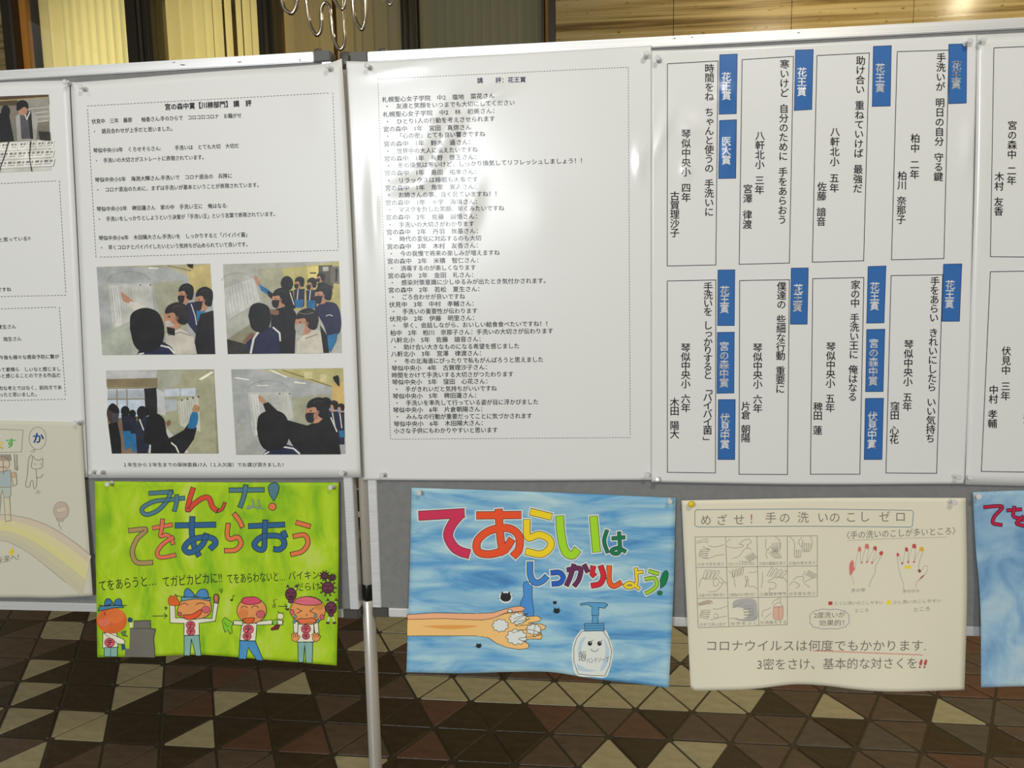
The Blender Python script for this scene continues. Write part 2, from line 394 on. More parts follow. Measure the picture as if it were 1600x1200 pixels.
for cx, cy, up, px, py in vis:
    o = bpy.data.objects.new('tile', TMESH[up, pick(px, py)]); COL.objects.link(o); o.parent = floor
    o.location = (cx, cy, rnd.uniform(-.0006, .0006)); o.rotation_euler = (rnd.uniform(-.004, .004), rnd.uniform(-.004, .004), 0)
V = []; Fc = []; MI = []; keys = list(TM)
for c in cands:
    if c in vs_: continue
    t = rnd.choice(['dark', 'brown', 'dark', 'brown', 'red', 'grey', 'light']); src = TMESH[c[2], t]; b = len(V)
    V += [(v.co.x+c[0], v.co.y+c[1], v.co.z) for v in src.vertices]; Fc += [tuple(b+i for i in p.vertices) for p in src.polygons]; MI += [keys.index(t)]*len(src.polygons)
me = bpy.data.meshes.new('tile_field'); me.from_pydata(V, [], Fc)
for t in keys: me.materials.append(TM[t])
me.polygons.foreach_set('material_index', MI)
tag(link('tile_field', me, None, floor), kind='stuff')

# ---------------------------------------------------------------- setting: back wall with stone slabs, glazed bays, ceiling
YW = 3.2
def wx(px, py=50): return at_y(px, py, YW).x
def travertine():
    m = bpy.data.materials.new('travertine'); m.use_nodes = True; nt = m.node_tree; b = nt.nodes['Principled BSDF']
    b.inputs['Roughness'].default_value = .16
    tc_ = nt.nodes.new('ShaderNodeTexCoord'); mp = nt.nodes.new('ShaderNodeMapping'); nt.links.new(tc_.outputs['Object'], mp.inputs[0])
    mp.inputs['Scale'].default_value = (.28, 1, 13); mp.inputs['Rotation'].default_value = (0, math.radians(2.5), 0)
    n = nt.nodes.new('ShaderNodeTexNoise'); n.inputs['Scale'].default_value = 1.6; n.inputs['Detail'].default_value = 9; n.inputs['Roughness'].default_value = .62; n.inputs['Distortion'].default_value = .5
    nt.links.new(mp.outputs[0], n.inputs[0]); cr = nt.nodes.new('ShaderNodeValToRGB'); nt.links.new(n.outputs[0], cr.inputs[0]); e = cr.color_ramp.elements
    e[0].position = .36; e[0].color = (.10, .06, .018, 1); e[1].position = .74; e[1].color = (.42, .33, .165, 1)
    q = e.new(.46); q.color = (.24, .17, .06, 1); q = e.new(.55); q.color = (.33, .25, .11, 1)
    mp2 = nt.nodes.new('ShaderNodeMapping'); nt.links.new(tc_.outputs['Object'], mp2.inputs[0]); mp2.inputs['Scale'].default_value = (22, 1, 75)
    n2 = nt.nodes.new('ShaderNodeTexNoise'); nt.links.new(mp2.outputs[0], n2.inputs[0]); n2.inputs['Scale'].default_value = 1; n2.inputs['Detail'].default_value = 2
    r2 = nt.nodes.new('ShaderNodeMapRange'); nt.links.new(n2.outputs[0], r2.inputs[0]); r2.inputs[1].default_value = .66; r2.inputs[2].default_value = .74
    mx = nt.nodes.new('ShaderNodeMix'); mx.data_type = 'RGBA'; nt.links.new(r2.outputs[0], mx.inputs[0]); nt.links.new(cr.outputs[0], mx.inputs[6]); mx.inputs[7].default_value = (.13, .075, .025, 1)
    nt.links.new(mx.outputs[2], b.inputs['Base Color'])
    bp = nt.nodes.new('ShaderNodeBump'); bp.inputs['Strength'].default_value = .25; bp.inputs['Distance'].default_value = .002
    nt.links.new(n.outputs[0], bp.inputs['Height']); nt.links.new(bp.outputs[0], b.inputs['Normal']); return m
M_trav = travertine()
WT = CEIL
wall = tag(link('wall_back', box_mesh('wall_back', (wx(868)+.01, YW+.03, 0), (5.5, YW+.2, WT)), M_grout), kind='structure')
xs = [wx(868), wx(1052)]; 
while xs[-1] < 5.4: xs.append(xs[-1]+(wx(1236)-wx(1052)))
for a, b_ in zip(xs, xs[1:]):
    for z0, z1 in ((0, .95), (.95, 1.9), (1.9, 2.72), (2.72, WT)):
        if z0 < 2.7 and a > 4.5: continue
        link('stone_slab', box_mesh('stone_slab', (a+.0015, YW, z0+.0015), (b_-.0015, YW+.028, z1-.0015), .001), M_trav, wall)
wl = tag(link('wall_left', box_mesh('wall_left', (-4, YW+.03, 0), (wx(4)-.01, YW+.2, WT)), M_grout), kind='structure')
link('stone_slab', box_mesh('stone_slab', (-4, YW, 0), (wx(4), YW+.028, WT), .001), M_trav, wl)
tag(link('ceiling', box_mesh('ceiling', (-4, -3.6, CEIL), (5.6, 4.3, CEIL+.1)), M_ceil), kind='structure')
tag(link('wall_recess', box_mesh('wall_recess', (wx(4)-.1, YW+.95, 0), (wx(868), YW+1.0, WT)), M_amber), kind='structure')
tag(link('trim_1', box_mesh('trim_1', (wx(4), YW+.2, 2.1), (wx(868), YW+.95, 2.2)), M_bronze), kind='structure')

M_glass = mat('window_glass', (1, 1, 1), .02, trans=1, ior=1.45)
nt = M_glass.node_tree; tr = nt.nodes.new('ShaderNodeBsdfTransparent'); gl = nt.nodes.new('ShaderNodeBsdfGlossy'); gl.inputs['Roughness'].default_value = .03
fr = nt.nodes.new('ShaderNodeFresnel'); fr.inputs[0].default_value = 1.5; mxs = nt.nodes.new('ShaderNodeMixShader')
tr.inputs[0].default_value = (.93, .93, .89, 1)
nt.links.new(fr.outputs[0], mxs.inputs[0]); nt.links.new(tr.outputs[0], mxs.inputs[1]); nt.links.new(gl.outputs[0], mxs.inputs[2])
nt.links.new(mxs.outputs[0], nt.nodes['Material Output'].inputs['Surface'])
def slat_mat(name, c, tw):
    m = bpy.data.materials.new(name); m.use_nodes = True; nt = m.node_tree; nt.nodes.remove(nt.nodes['Principled BSDF'])
    d = nt.nodes.new('ShaderNodeBsdfDiffuse'); t = nt.nodes.new('ShaderNodeBsdfTranslucent'); x = nt.nodes.new('ShaderNodeMixShader')
    d.inputs[0].default_value = (*c, 1); t.inputs[0].default_value = (*c, 1); x.inputs[0].default_value = tw
    nt.links.new(d.outputs[0], x.inputs[1]); nt.links.new(t.outputs[0], x.inputs[2]); nt.links.new(x.outputs[0], nt.nodes['Material Output'].inputs[0]); return m
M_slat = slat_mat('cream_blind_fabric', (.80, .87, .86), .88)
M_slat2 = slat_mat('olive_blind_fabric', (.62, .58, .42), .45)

def bay(n, px0, px1, slats, m, desc, glass=True, dim=1.0, swing=None):
    # one glazed bay: glass pane in bronze bars, fabric slats hanging behind it
    e = empty('window_%d' % n, ((wx(px0)+wx(px1))/2, YW, 0)); tag(e, kind='structure')
    def part(name, lo, hi, mm, bev=.002): return link(name, box_mesh(name, lo, hi, bev), mm, e)
    a, b_ = wx(px0), wx(px1)
    part('sill', (a, YW, .1), (b_, YW+.12, .22), M_bronze); part('head_rail', (a, YW, WT-.12), (b_, YW+.12, WT), M_bronze)
    if glass: part('pane', (a, YW+.05, .22), (b_, YW+.056, WT-.12), M_glass, 0)
    bl = empty('vertical_blind', ((a+b_)/2, YW+.19, 0)); tag(bl, desc, 'blind', 'vertical blinds behind the glazed bays')
    link('head_track', box_mesh('head_track', (a+.01, YW+.15, WT-.16), (b_-.01, YW+.23, WT-.1)), M_bronze, bl)
    for px, wpx, ang, tw in slats:
        w = (wx(px+wpx)-wx(px)); xc = wx(px)+w/2; N = 8; v = []; f = []
        for i in range(N+1):
            z = .28+(WT-.16-.28)*i/N; aa = math.radians(ang+tw*(1-i/N))
            half = .5*w/max(.3, math.cos(math.radians(ang)))
            for s_ in (-1, -.33, .33, 1):
                cur = .004*(1-s_*s_); v.append((xc+s_*half*math.cos(aa)-cur*math.sin(aa), YW+.19+s_*half*math.sin(aa)-cur*math.cos(aa), z))
        for i in range(N):
            for q in range(3): f.append((i*4+q, i*4+q+1, i*4+q+5, i*4+q+4))
        me = bpy.data.meshes.new('slat'); me.from_pydata(v, [], f); link('slat', me, m, bl, smooth=True)
    return e
def run(a, b_, w, ang=24, tw=0, ov=1.12):
    out = []; x = a
    while x < b_-w*.3: out.append((x, w*ov, ang+rnd.uniform(-3, 3), tw)); x += w
    return out
bay(1, 34, 197, [(33, 17, 10, 0), (47, 28, 6, 0)]+run(72, 196, 13.2, 30, 0, 1.1), M_slat, 'brightly backlit cream vertical blind, leftmost above the left board')
bay(2, 238, 405, [(237, 22, 8, 0), (258, 22, 10, 0), (279, 20, 12, 0), (297, 13, 14, 0), (313, 13, 20, 5), (332, 9, 26, 6), (350, 7, 30, 5), (361, 10, 28, 4), (374, 9, 26, 2), (386, 9, 20, 0), (394, 11, 10, 0)], M_slat, 'backlit vertical blind with glowing amber gaps, above the right half of the left board')
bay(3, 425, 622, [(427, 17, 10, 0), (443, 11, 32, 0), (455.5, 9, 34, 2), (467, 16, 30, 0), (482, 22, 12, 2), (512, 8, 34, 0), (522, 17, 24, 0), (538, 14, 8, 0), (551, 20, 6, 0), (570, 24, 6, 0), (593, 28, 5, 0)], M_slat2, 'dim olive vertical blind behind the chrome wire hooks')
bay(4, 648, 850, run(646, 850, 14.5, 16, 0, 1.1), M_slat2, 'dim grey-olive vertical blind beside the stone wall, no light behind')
def mull(px0, px1, m, d0=0, d1=.14, name='trim_%d', n=[2]):
    o = tag(link(name % n[0], box_mesh('mullion', (wx(px0), YW-d0, 0), (wx(px1), YW+d1, WT), .003), m), kind='structure'); n[0] += 1; return o
mull(4, 18, M_darkframe, 0, .6); mull(18, 24, M_bronze, .01, .1)
mull(197, 214, M_darkframe, .0, .14); mull(214, 217, M_black, -.01); mull(217, 223, M_bronze, .012); mull(223, 230, M_darkframe); mull(230, 233, M_bronze, .008); mull(233, 238, M_darkframe, .01)
mull(403, 416, M_darkframe, .0); mull(419, 427, M_darkframe, .0)
mull(626, 645, M_darkframe, .0); mull(846, 850, M_darkframe); mull(857, 868, M_darkframe, .0, .9)
# round polished bars of the frame
for px, n in ((417.5, 30), (634, 31)):
    tag(link('trim_%d' % n, tube_mesh('bar', [(wx(px), YW-.01, 0), (wx(px), YW-.01, WT)], .022), mat('polished_bronze', (.32, .28, .2), .22, .9), smooth=True), kind='structure')
# amber strips lit from behind the frame
for i, (a, b_) in enumerate(((23, 35), (851, 857))):
    tag(link('trim_%d' % (40+i), box_mesh('trim', (wx(a), YW+.05, 0), (wx(b_), YW+.09, WT), .002), slat_mat('amber_strip', (.85, .50, .14), .6)), kind='structure')
# uplights standing on the recess ledge
def strip(px0, px1, energy, col=(1, .70, .30), y=.55):
    a, b_ = wx(px0), wx(px1); area('recess_uplight', ((a+b_)/2, YW+y, 2.24), ((a+b_)/2, YW+y+.02, 4), b_-a, .25, energy, col)
def backlight(px0, px1, L, col):        # tall soft lamp panel standing behind the blind
    a, b_ = wx(px0), wx(px1); w = b_-a; area('recess_lamp', ((a+b_)/2, YW+.6, 2.95), ((a+b_)/2, YW, 2.95), w, 1.5, L*4*w*1.5, col)
backlight(28, 190, 1.9, (1, .74, .27)); backlight(222, 398, 1.35, (1, .72, .24)); backlight(432, 518, 1.2, (1, .66, .20)); strip(848, 860, 3, (1, .66, .26)); strip(20, 34, 5.0, (1, .66, .26), .3)
for i, px in enumerate((36, 217, 421, 634, 846)):  # unseen partitions added to stop backlight bleeding from bay to bay
    tag(link('trim_%d' % (50+i), box_mesh('trim', (wx(px)-.006, YW+.26, 0), (wx(px)+.006, YW+.95, WT)), M_darkframe), kind='structure')

# ---------------------------------------------------------------- display boards and their shared post
FW = .0198; TB = .030; ZT = ZB+1.2
def board(left, name_label, x0, x1):
    fr_ = Matrix.Translation((0, YO, ZB+.0013)) @ Matrix.Rotation(TH, 4, 'Z') @ Matrix.Rotation(-RO, 4, 'Y') @ Matrix.Translation((0, 0, -ZB)) if left else Matrix.Identity(4)
    e = empty('display_board', fr_ @ Vector(((x0+x1)/2, TB/2, ZB)), TH if left else 0); tag(e, name_label, 'display board', 'display boards joined at a post')
    def part(name, lo, hi, m, bev=.0015, label=None):
        o = link(name, box_mesh(name, lo, hi, bev, fr_), m, e)
        if label: o['label'] = label
        return o
    part('panel', (x0+.006, .0035, ZB+.006), (x1-.006, TB-.0035, ZT-.006), M_felt, 0)
    c = .036
    part('top_rail', (x0+c, 0, ZT-FW), (x1-c, TB, ZT), M_alu); part('bottom_rail', (x0+c, 0, ZB), (x1-c, TB, ZB+FW), M_alu)
    part('side_rail', (x0, .0005, ZB+c*.55), (x0+FW, TB-.0005, ZT-c*.55), M_alu); part('side_rail', (x1-FW, .0005, ZB+c*.55), (x1, TB-.0005, ZT-c*.55), M_alu)
    for a, b_ in ((x0, x0+c), (x1-c, x1)):
        for z0, z1 in ((ZB-.001, ZB+FW+.001), (ZT-FW-.001, ZT+.001)): part('corner_cap', (a, -.001, z0), (b_, TB+.001, z1), M_cap, .002)
    return e
xl = onboard(556.6, 860, True, 0); xr = onboard(578.5, 860, False, 0)
XLr = xl.x/math.cos(TH); XRl = xr.x
bL = board(True, 'aluminium-framed grey display board on the left of the post', XLr-1.8, XLr)
bR = board(False, 'aluminium-framed grey display board on the right of the post', XRl, XRl+1.8)
for b_, px, py, le in ((bL, 494, 79.5, True), (bR, 595, 75.5, False)):
    p = onboard(px, py, le, 0); zt_ = ZT+(.0013+p.x*RO if le else 0); link('rail_knob', tube_mesh('rail_knob', [(p.x, p.y+.015, zt_-.001), (p.x, p.y+.015, zt_+.007), (p.x, p.y+.015, zt_+.009)], [.009, .009, .005]), M_cap, b_, smooth=True)
PXc = XRl-.0131; PYc = .015
post = empty('support_post', (PXc, PYc, 0)); tag(post, 'round aluminium post with a black joint between the two display boards', 'post')
RP = .0121
def ring(name, z0, z1, r, m, label=None):
    o = link(name, tube_mesh(name, [(PXc, PYc, z0), (PXc, PYc, z0+.002), (PXc, PYc, z1-.002), (PXc, PYc, z1)], [r-.0015, r, r, r-.0015], 28), m, post, smooth=False)
    for p in o.data.polygons: p.use_smooth = len(p.vertices) == 4
    if label: o['label'] = label
zj = onboard(568, 914, False, 0).z; zk = onboard(570, 941, False, 0).z
ring('upper_tube', zj-.01, ZT-.03, RP, M_post); ring('joint_collar', zk, zj, RP+.0004, M_black, 'black plastic joint collar')
ring('lower_tube', .02, zk+.001, RP*1.19, M_post); ring('tube_lip', zk-.006, zk-.001, RP*1.21, M_alu)
ring('top_cap', ZT-.03, ZT+.004, RP+.0008, M_cap, 'dark grey top cap')
for q in (0, 1):
    a = math.pi/2+q*math.pi
    link('foot', tube_mesh('foot', [(PXc, PYc, .09), (PXc+.12*math.cos(a), PYc+.12*math.sin(a), .05), (PXc+.30*math.cos(a), PYc+.30*math.sin(a), .012)], .011), M_post, post, smooth=True)
print('post radius', RP, 'x', PXc, XLr, XRl)

# ---------------------------------------------------------------- chrome wire hooks hanging behind the boards
YH = .45
hr = empty('wire_hook_rack', (at_y(500, 0, YH).x, YH, 2.7)); tag(hr, 'chrome rack of bent wire hooks hanging behind the gap between the boards', 'hook rack')
def wire(pts, r, dy=0.0, name='wire_loop'):
    P = [at_y(x, y, YH+dy) for x, y in pts]; P = smooth_pts(P, 8); link(name, tube_mesh(name, P, r, 10), M_chrome, hr, smooth=True)
wire([(437, -60), (439, -15), (443, 10), (449, 18), (455, 21), (460, 17), (464, 6), (464, -20), (462, -60)], .005)
wire([(476, -60), (478, -10), (480, 15), (483, 34), (488, 47), (495, 55), (501, 49), (502.5, 35), (502, 18), (505, 7), (509, 4.5), (514, 10), (517, 25), (518.5, 42), (521, 58), (526, 71), (531, 77), (536, 74), (538.5, 64), (537.5, 40), (536.5, 0), (536.5, -60)], .0048, .02)
wire([(519, -60), (521, -10), (526, 6), (531, 12), (535.5, 14), (539, 8), (541, -8), (541, -60)], .004, -.02)
wire([(549, -60), (550, -10), (552, 18), (556, 33), (562, 43), (565.5, 46), (569, 40), (571, 28), (571, 0), (570, -60)], .005)
wire([(598, -60), (601, -6), (606, 5), (610, 7), (613, 2), (615, -10), (617, -60)], .004)
a = at_y(425, -60, YH); b_ = at_y(628, -60, YH); zt = a.z
link('top_bar', tube_mesh('top_bar', [(a.x, YH, zt), (b_.x, YH, zt)], .009), M_chrome, hr, smooth=True)
for x in (a.x+.03, b_.x-.03): link('hanging_rod', tube_mesh('hanging_rod', [(x, YH, zt), (x, YH, CEIL)], .005), M_chrome, hr, smooth=True)
# ---------------------------------------------------------------- posters
def wz(px, py): q = onboard(px, py, False, 0); return q.x, q.z
def zone(px, py, sx, sy, amp, ang=0.0):     # a soft crease centred on a point of the sheet, sizes in metres
    x, z = wz(px, py); return (x, z, sx, sy, ang, amp)
def warp(bumps, base=.0012, wob=.0009, seed=0.0, curl=0.0, wave=0.0, wk=18.0, wp=0.0):
    def f(x, z):
        r = base + wob*(math.sin(x*9+seed)*math.cos(z*7+seed*2)+.5*math.sin(x*21+z*13+seed))*.5
        for (cx, cz, sx, sz, a, amp) in bumps: r += amp*G(x, z, cx, cz, sx, sz, a)
        if curl or wave:
            t = max(0.0, (1.12-z)/.3); r += curl*t*t + wave*t*t*(1+math.sin(x*wk+wp))*.5
        return max(.0006, r)
    return f
Z = zone
s0 = Sheet(True, .0015, warp([], seed=1.0)).build('poster', [(-420, 160), (-150, 140), (0, 129), (108, 125.5)], [(108, 125.5), (123, 430), (137, 746)], [(-380, 756), (137, 746)], [(-420, 160), (-380, 756)], M_paper2,
    'white comment poster cut off by the left edge, photo of students at its top', group='white laminated posters')
s1 = Sheet(True, .0026, warp([Z(505, 160, .03, .05, .0018), Z(300, 115, .12, .012, .0015)], seed=2.0)).build('poster', [(110, 128), (122, 128.5), (200, 122.5), (330, 112), (440, 105), (505, 100), (518, 97.5), (534, 91.5)], [(534, 91.5), (541, 200), (553, 450), (564, 746)], [(138, 747), (350, 747), (564, 746)], [(110, 128), (123, 400), (138, 747)], M_paper2,
    'white poster of comments above four photos of students, left of the post', group='white laminated posters')
s2 = Sheet(False, .0015, warp([Z(690, 225, .022, .085, .0042, -.5), Z(735, 330, .018, .05, .0030, -.3), Z(640, 290, .05, .016, .0024, .15), Z(770, 150, .05, .014, .0022, .35),
        Z(620, 108, .06, .014, .0014, .1), Z(1000, 250, .012, .035, .0035), Z(850, 340, .05, .07, .0010), Z(585, 330, .014, .09, .0022)], seed=3.0)).build('poster',
    [(540.5, 95.5), (585, 96), (660, 92), (850, 81), (1018, 71)], [(1018, 71), (1018, 400), (1018, 750)], [(567, 750), (800, 751), (1018, 750)], [(540.5, 95.5), (553, 420), (567, 750)], M_paper,
    'white poster of many small lines of comments in a dotted frame, right of the post', group='white laminated posters', N=160)
s3 = Sheet(False, .0027, warp([Z(1128, 150, .018, .022, .0032, .6), Z(1080, 200, .022, .03, .0028, .5), Z(1072, 265, .012, .02, .0026), Z(1138, 235, .012, .03, .0026), Z(1035, 210, .012, .06, .003, -.3), Z(1510, 235, .013, .045, .0042), Z(1254, 140, .012, .03, .0015, .4)], seed=4.0, wob=.0014)).build('poster',
    [(1018, 79), (1100, 76), (1270, 67.5), (1430, 59), (1527, 54)], [(1527, 54), (1521, 300), (1515, 560), (1507, 756)], [(1018, 753), (1250, 757), (1507, 756)], [(1018, 79), (1018, 753)], M_paper,
    'white poster of eight boxed vertical poems with blue award tags', group='white laminated posters', N=160)
s4 = Sheet(False, .0015, warp([Z(1530, 300, .01, .2, .003)], seed=5.0)).build('poster', [(1527, 54.5), (1700, 46), (2000, 30)], [(2000, 30), (1960, 768)], [(1508, 757), (1700, 762), (1960, 768)], [(1527, 54.5), (1521, 350), (1508, 757)], M_paper,
    'white poster of boxed vertical poems cut off by the right edge', group='white laminated posters')

def off(o, k): return lambda x, y: (o[0]+x/k, o[1]+y/k)
# --- comments poster with photographs
def lines(sheet, o, k, rows, em, name='text_line', bold=0.0, col=BLK):
    for x0, y0, x1, y1, t in rows:
        a = Art(sheet, o, k); a.text(t, (x0, y0), (x1, y1), em*k, col, bold); a.build(name)
a = Art(s1, (130, 140), 3.902); a.text('宮の森中賞【川柳部門】 講　評', (498, 122), (1027, 98), 42, (.002, .002, .002), .034); a.build('heading')
lines(s1, (130, 140), 3.902, [
 (52, 207, 965, 169, '伏見中　三年　藤原　　柚香さん:手のひらで　コロコロコロナ　お騒がせ'),
 (56, 268, 545, 249, '・　語呂合わせが上手だと思いました。'),
 (62, 384, 950, 354, '琴似中央小3年　くろせそらさん:　　　手洗いは　とても大切　大切だ'),
 (68, 446, 735, 424, '・　手洗いの大切さがストレートに表現されています。'),
 (72, 563, 908, 537, '琴似中央小5年　海渕大輝さん:手洗いで　コロナ退治の　兵隊に'),
 (76, 624, 1070, 593, '・　コロナ退治のために、まずは手洗いが基本ということが表現されています。'),
 (82, 741, 880, 719, '琴似中央小5年　稗田蓮さん　家の中　手洗い王に　俺はなる:'),
 (86, 803, 1170, 770, '・　手洗いをしっかりとしようという決意が「手洗い王」という言葉で表現されています。'),
 (95, 918, 1000, 896, '琴似中央小6年　木田陽大さん:手洗いを　しっかりすると「バイバイ菌」'),
 (99, 976, 1002, 955, '・　早くコロナとバイバイしたいという気持ちが込められていて良いです。')], 8.2, bold=.016)
lines(s1, (140, 400), 3.53, [(182, 1161, 1070, 1161, '１年生から３年生までの保体委員17人（１人欠席）でお選び頂きました！')], 7.2, name='caption', bold=.012)
a = Art(s1); a.dash([(136.4, 165.6), (520, 145), (528.5, 391), (150, 402), (136.4, 165.6)], .9, (.07, .07, .07)); a.build('dashed_border')

def c(r, g, b, k=.72): return alb((r, g, b), k)
SK = c(166, 120, 92); SK2 = c(120, 84, 66); HB = c(9, 8, 9); NAVY = c(22, 27, 58); BLU = c(26, 98, 142); WH = c(196, 192, 182); BK = c(13, 12, 15); MSK = c(24, 22, 26)
def photo(sheet, o, k, corners, bg, draw, label):
    a = Art(sheet, o, k); a.shade = .10; a.lim = 6; a.poly(corners, bg); a.n = 1; draw(a); a.build('photo_print', label=label)
def grad(a, pts, col): a.poly(pts, col, smooth=True)
def board_bits(a, x, y, s=1.0, sk=0):
    # sheet of lines on the white board in the photograph
    P = lambda u, v: (x+u*s, y+v*s+sk*u*s)
    a.poly([P(0, 0), P(240, 0), P(255, 150), P(30, 250)], c(170, 170, 162)); a.poly([P(15, 15), P(60, 12), P(80, 225), P(45, 240)], c(188, 188, 182))
    for i in range(9):
        xx = 20+i*13; a.line([P(xx, 20), P(xx+22, 210-i*8)], 2.2*s, c(140, 140, 136))
    for i in range(4): a.line([P(170+i*14, 15), P(176+i*14, 70)], 2.2*s, c(146, 146, 142))
    a.arc(x+115*s, y-10*s, 118*s, 56*s, 185, 350, 2.0, c(120, 120, 116))
    a.ell(x+180*s, y+8*s, 4, 4, BK, n=8); a.ell(x+235*s, y+8*s, 4, 4, BK, n=8)
def head(a, x, y, rx, ry, face=None, mask=None, hair=HB):
    # face: -1 looks left, 1 looks right, None seen from behind
    if face is not None:
        a.ell(x+face*rx*.28, y+ry*.18, rx*.82, ry*.86, SK); a.poly([(x-face*rx*1.0, y-ry*.1), (x-face*rx*.9, y-ry*.8), (x-face*rx*.1, y-ry*1.15), (x+face*rx*.75, y-ry*.85), (x+face*rx*.95, y-ry*.25), (x+face*rx*.2, y-ry*.30), (x-face*rx*.1, y+ry*.45), (x-face*rx*.75, y+ry*.6)], hair, smooth=True)
        a.arc(x-face*rx*.1, y-ry*.55, rx*.5, ry*.3, 200, 330, ry*.07, c(52, 48, 48)); a.ell(x-face*rx*.02, y+ry*.12, rx*.13, ry*.17, SK2, n=10)
        if mask: a.poly([(x+face*rx*.15, y+ry*.15), (x+face*rx*1.05, y+ry*.2), (x+face*rx*.95, y+ry*.85), (x+face*rx*.4, y+ry*.95)], mask, smooth=True)
        a.ell(x+face*rx*.62, y, rx*.09, ry*.06, BK, n=8)
    else:
        a.poly([(x-rx*.35, y+ry*.6), (x+rx*.35, y+ry*.6), (x+rx*.3, y+ry*1.3), (x-rx*.3, y+ry*1.3)], SK2); a.ell(x, y, rx, ry, hair); a.ell(x-rx*.3, y-ry*.45, rx*.28, ry*.18, c(34, 32, 34))
def ph1(a):
    a.poly([(40, 60), (665, 42), (668, 115), (560, 120), (430, 60)], c(158, 150, 120)); a.poly([(530, 60), (665, 46), (670, 190), (560, 200)], c(176, 160, 104))
    a.poly([(345, 150), (520, 132), (540, 430), (420, 470)], c(146, 145, 124)); a.line([(430, 52), (560, 82)], 5, c(110, 96, 56)); a.poly([(64, 420), (330, 300), (420, 540), (70, 547)], c(152, 156, 142))
    a.poly([(330, 62), (385, 66), (380, 72), (322, 70)], c(210, 208, 198)); a.poly([(535, 44), (572, 44), (570, 70), (545, 62)], BK)
    board_bits(a, 100, 152); a.poly([(170, 195), (185, 205), (235, 245), (225, 262), (190, 250), (180, 235)], SK, smooth=True); a.poly([(225, 250), (300, 275), (320, 330), (215, 280)], c(184, 178, 168), smooth=True)
    a.poly([(540, 260), (600, 250), (612, 400), (585, 430), (500, 320)], c(26, 30, 56)); a.line([(560, 265), (582, 330), (590, 380)], 5, WH)
    head(a, 532, 210, 42, 52, -1, MSK); a.poly([(590, 300), (640, 290), (612, 380), (592, 360)], BLU); a.poly([(610, 320), (682, 300), (692, 541), (570, 542), (590, 400)], BK, smooth=False)
    head(a, 632, 240, 48, 62, -1, MSK); a.poly([(420, 430), (500, 400), (572, 440), (592, 541), (460, 543), (420, 480)], c(178, 172, 160), smooth=False)
    a.line([(430, 440), (500, 420), (560, 440)], 5, c(120, 114, 104)); head(a, 480, 335, 66, 70, -1, None, c(30, 24, 24)); a.poly([(415, 360), (440, 355), (470, 385), (420, 392)], c(170, 164, 158)); a.poly([(425, 390), (470, 400), (470, 440), (430, 430)], BK)
    a.poly([(262, 543), (285, 490), (400, 470), (450, 500), (474, 543)], NAVY); a.line([(385, 492), (440, 505), (470, 540)], 9, WH); a.line([(270, 542), (300, 536)], 8, WH)
    a.poly([(222, 400), (230, 320), (300, 286), (375, 310), (410, 390), (400, 480), (350, 525), (290, 530), (245, 490)], HB, smooth=True)
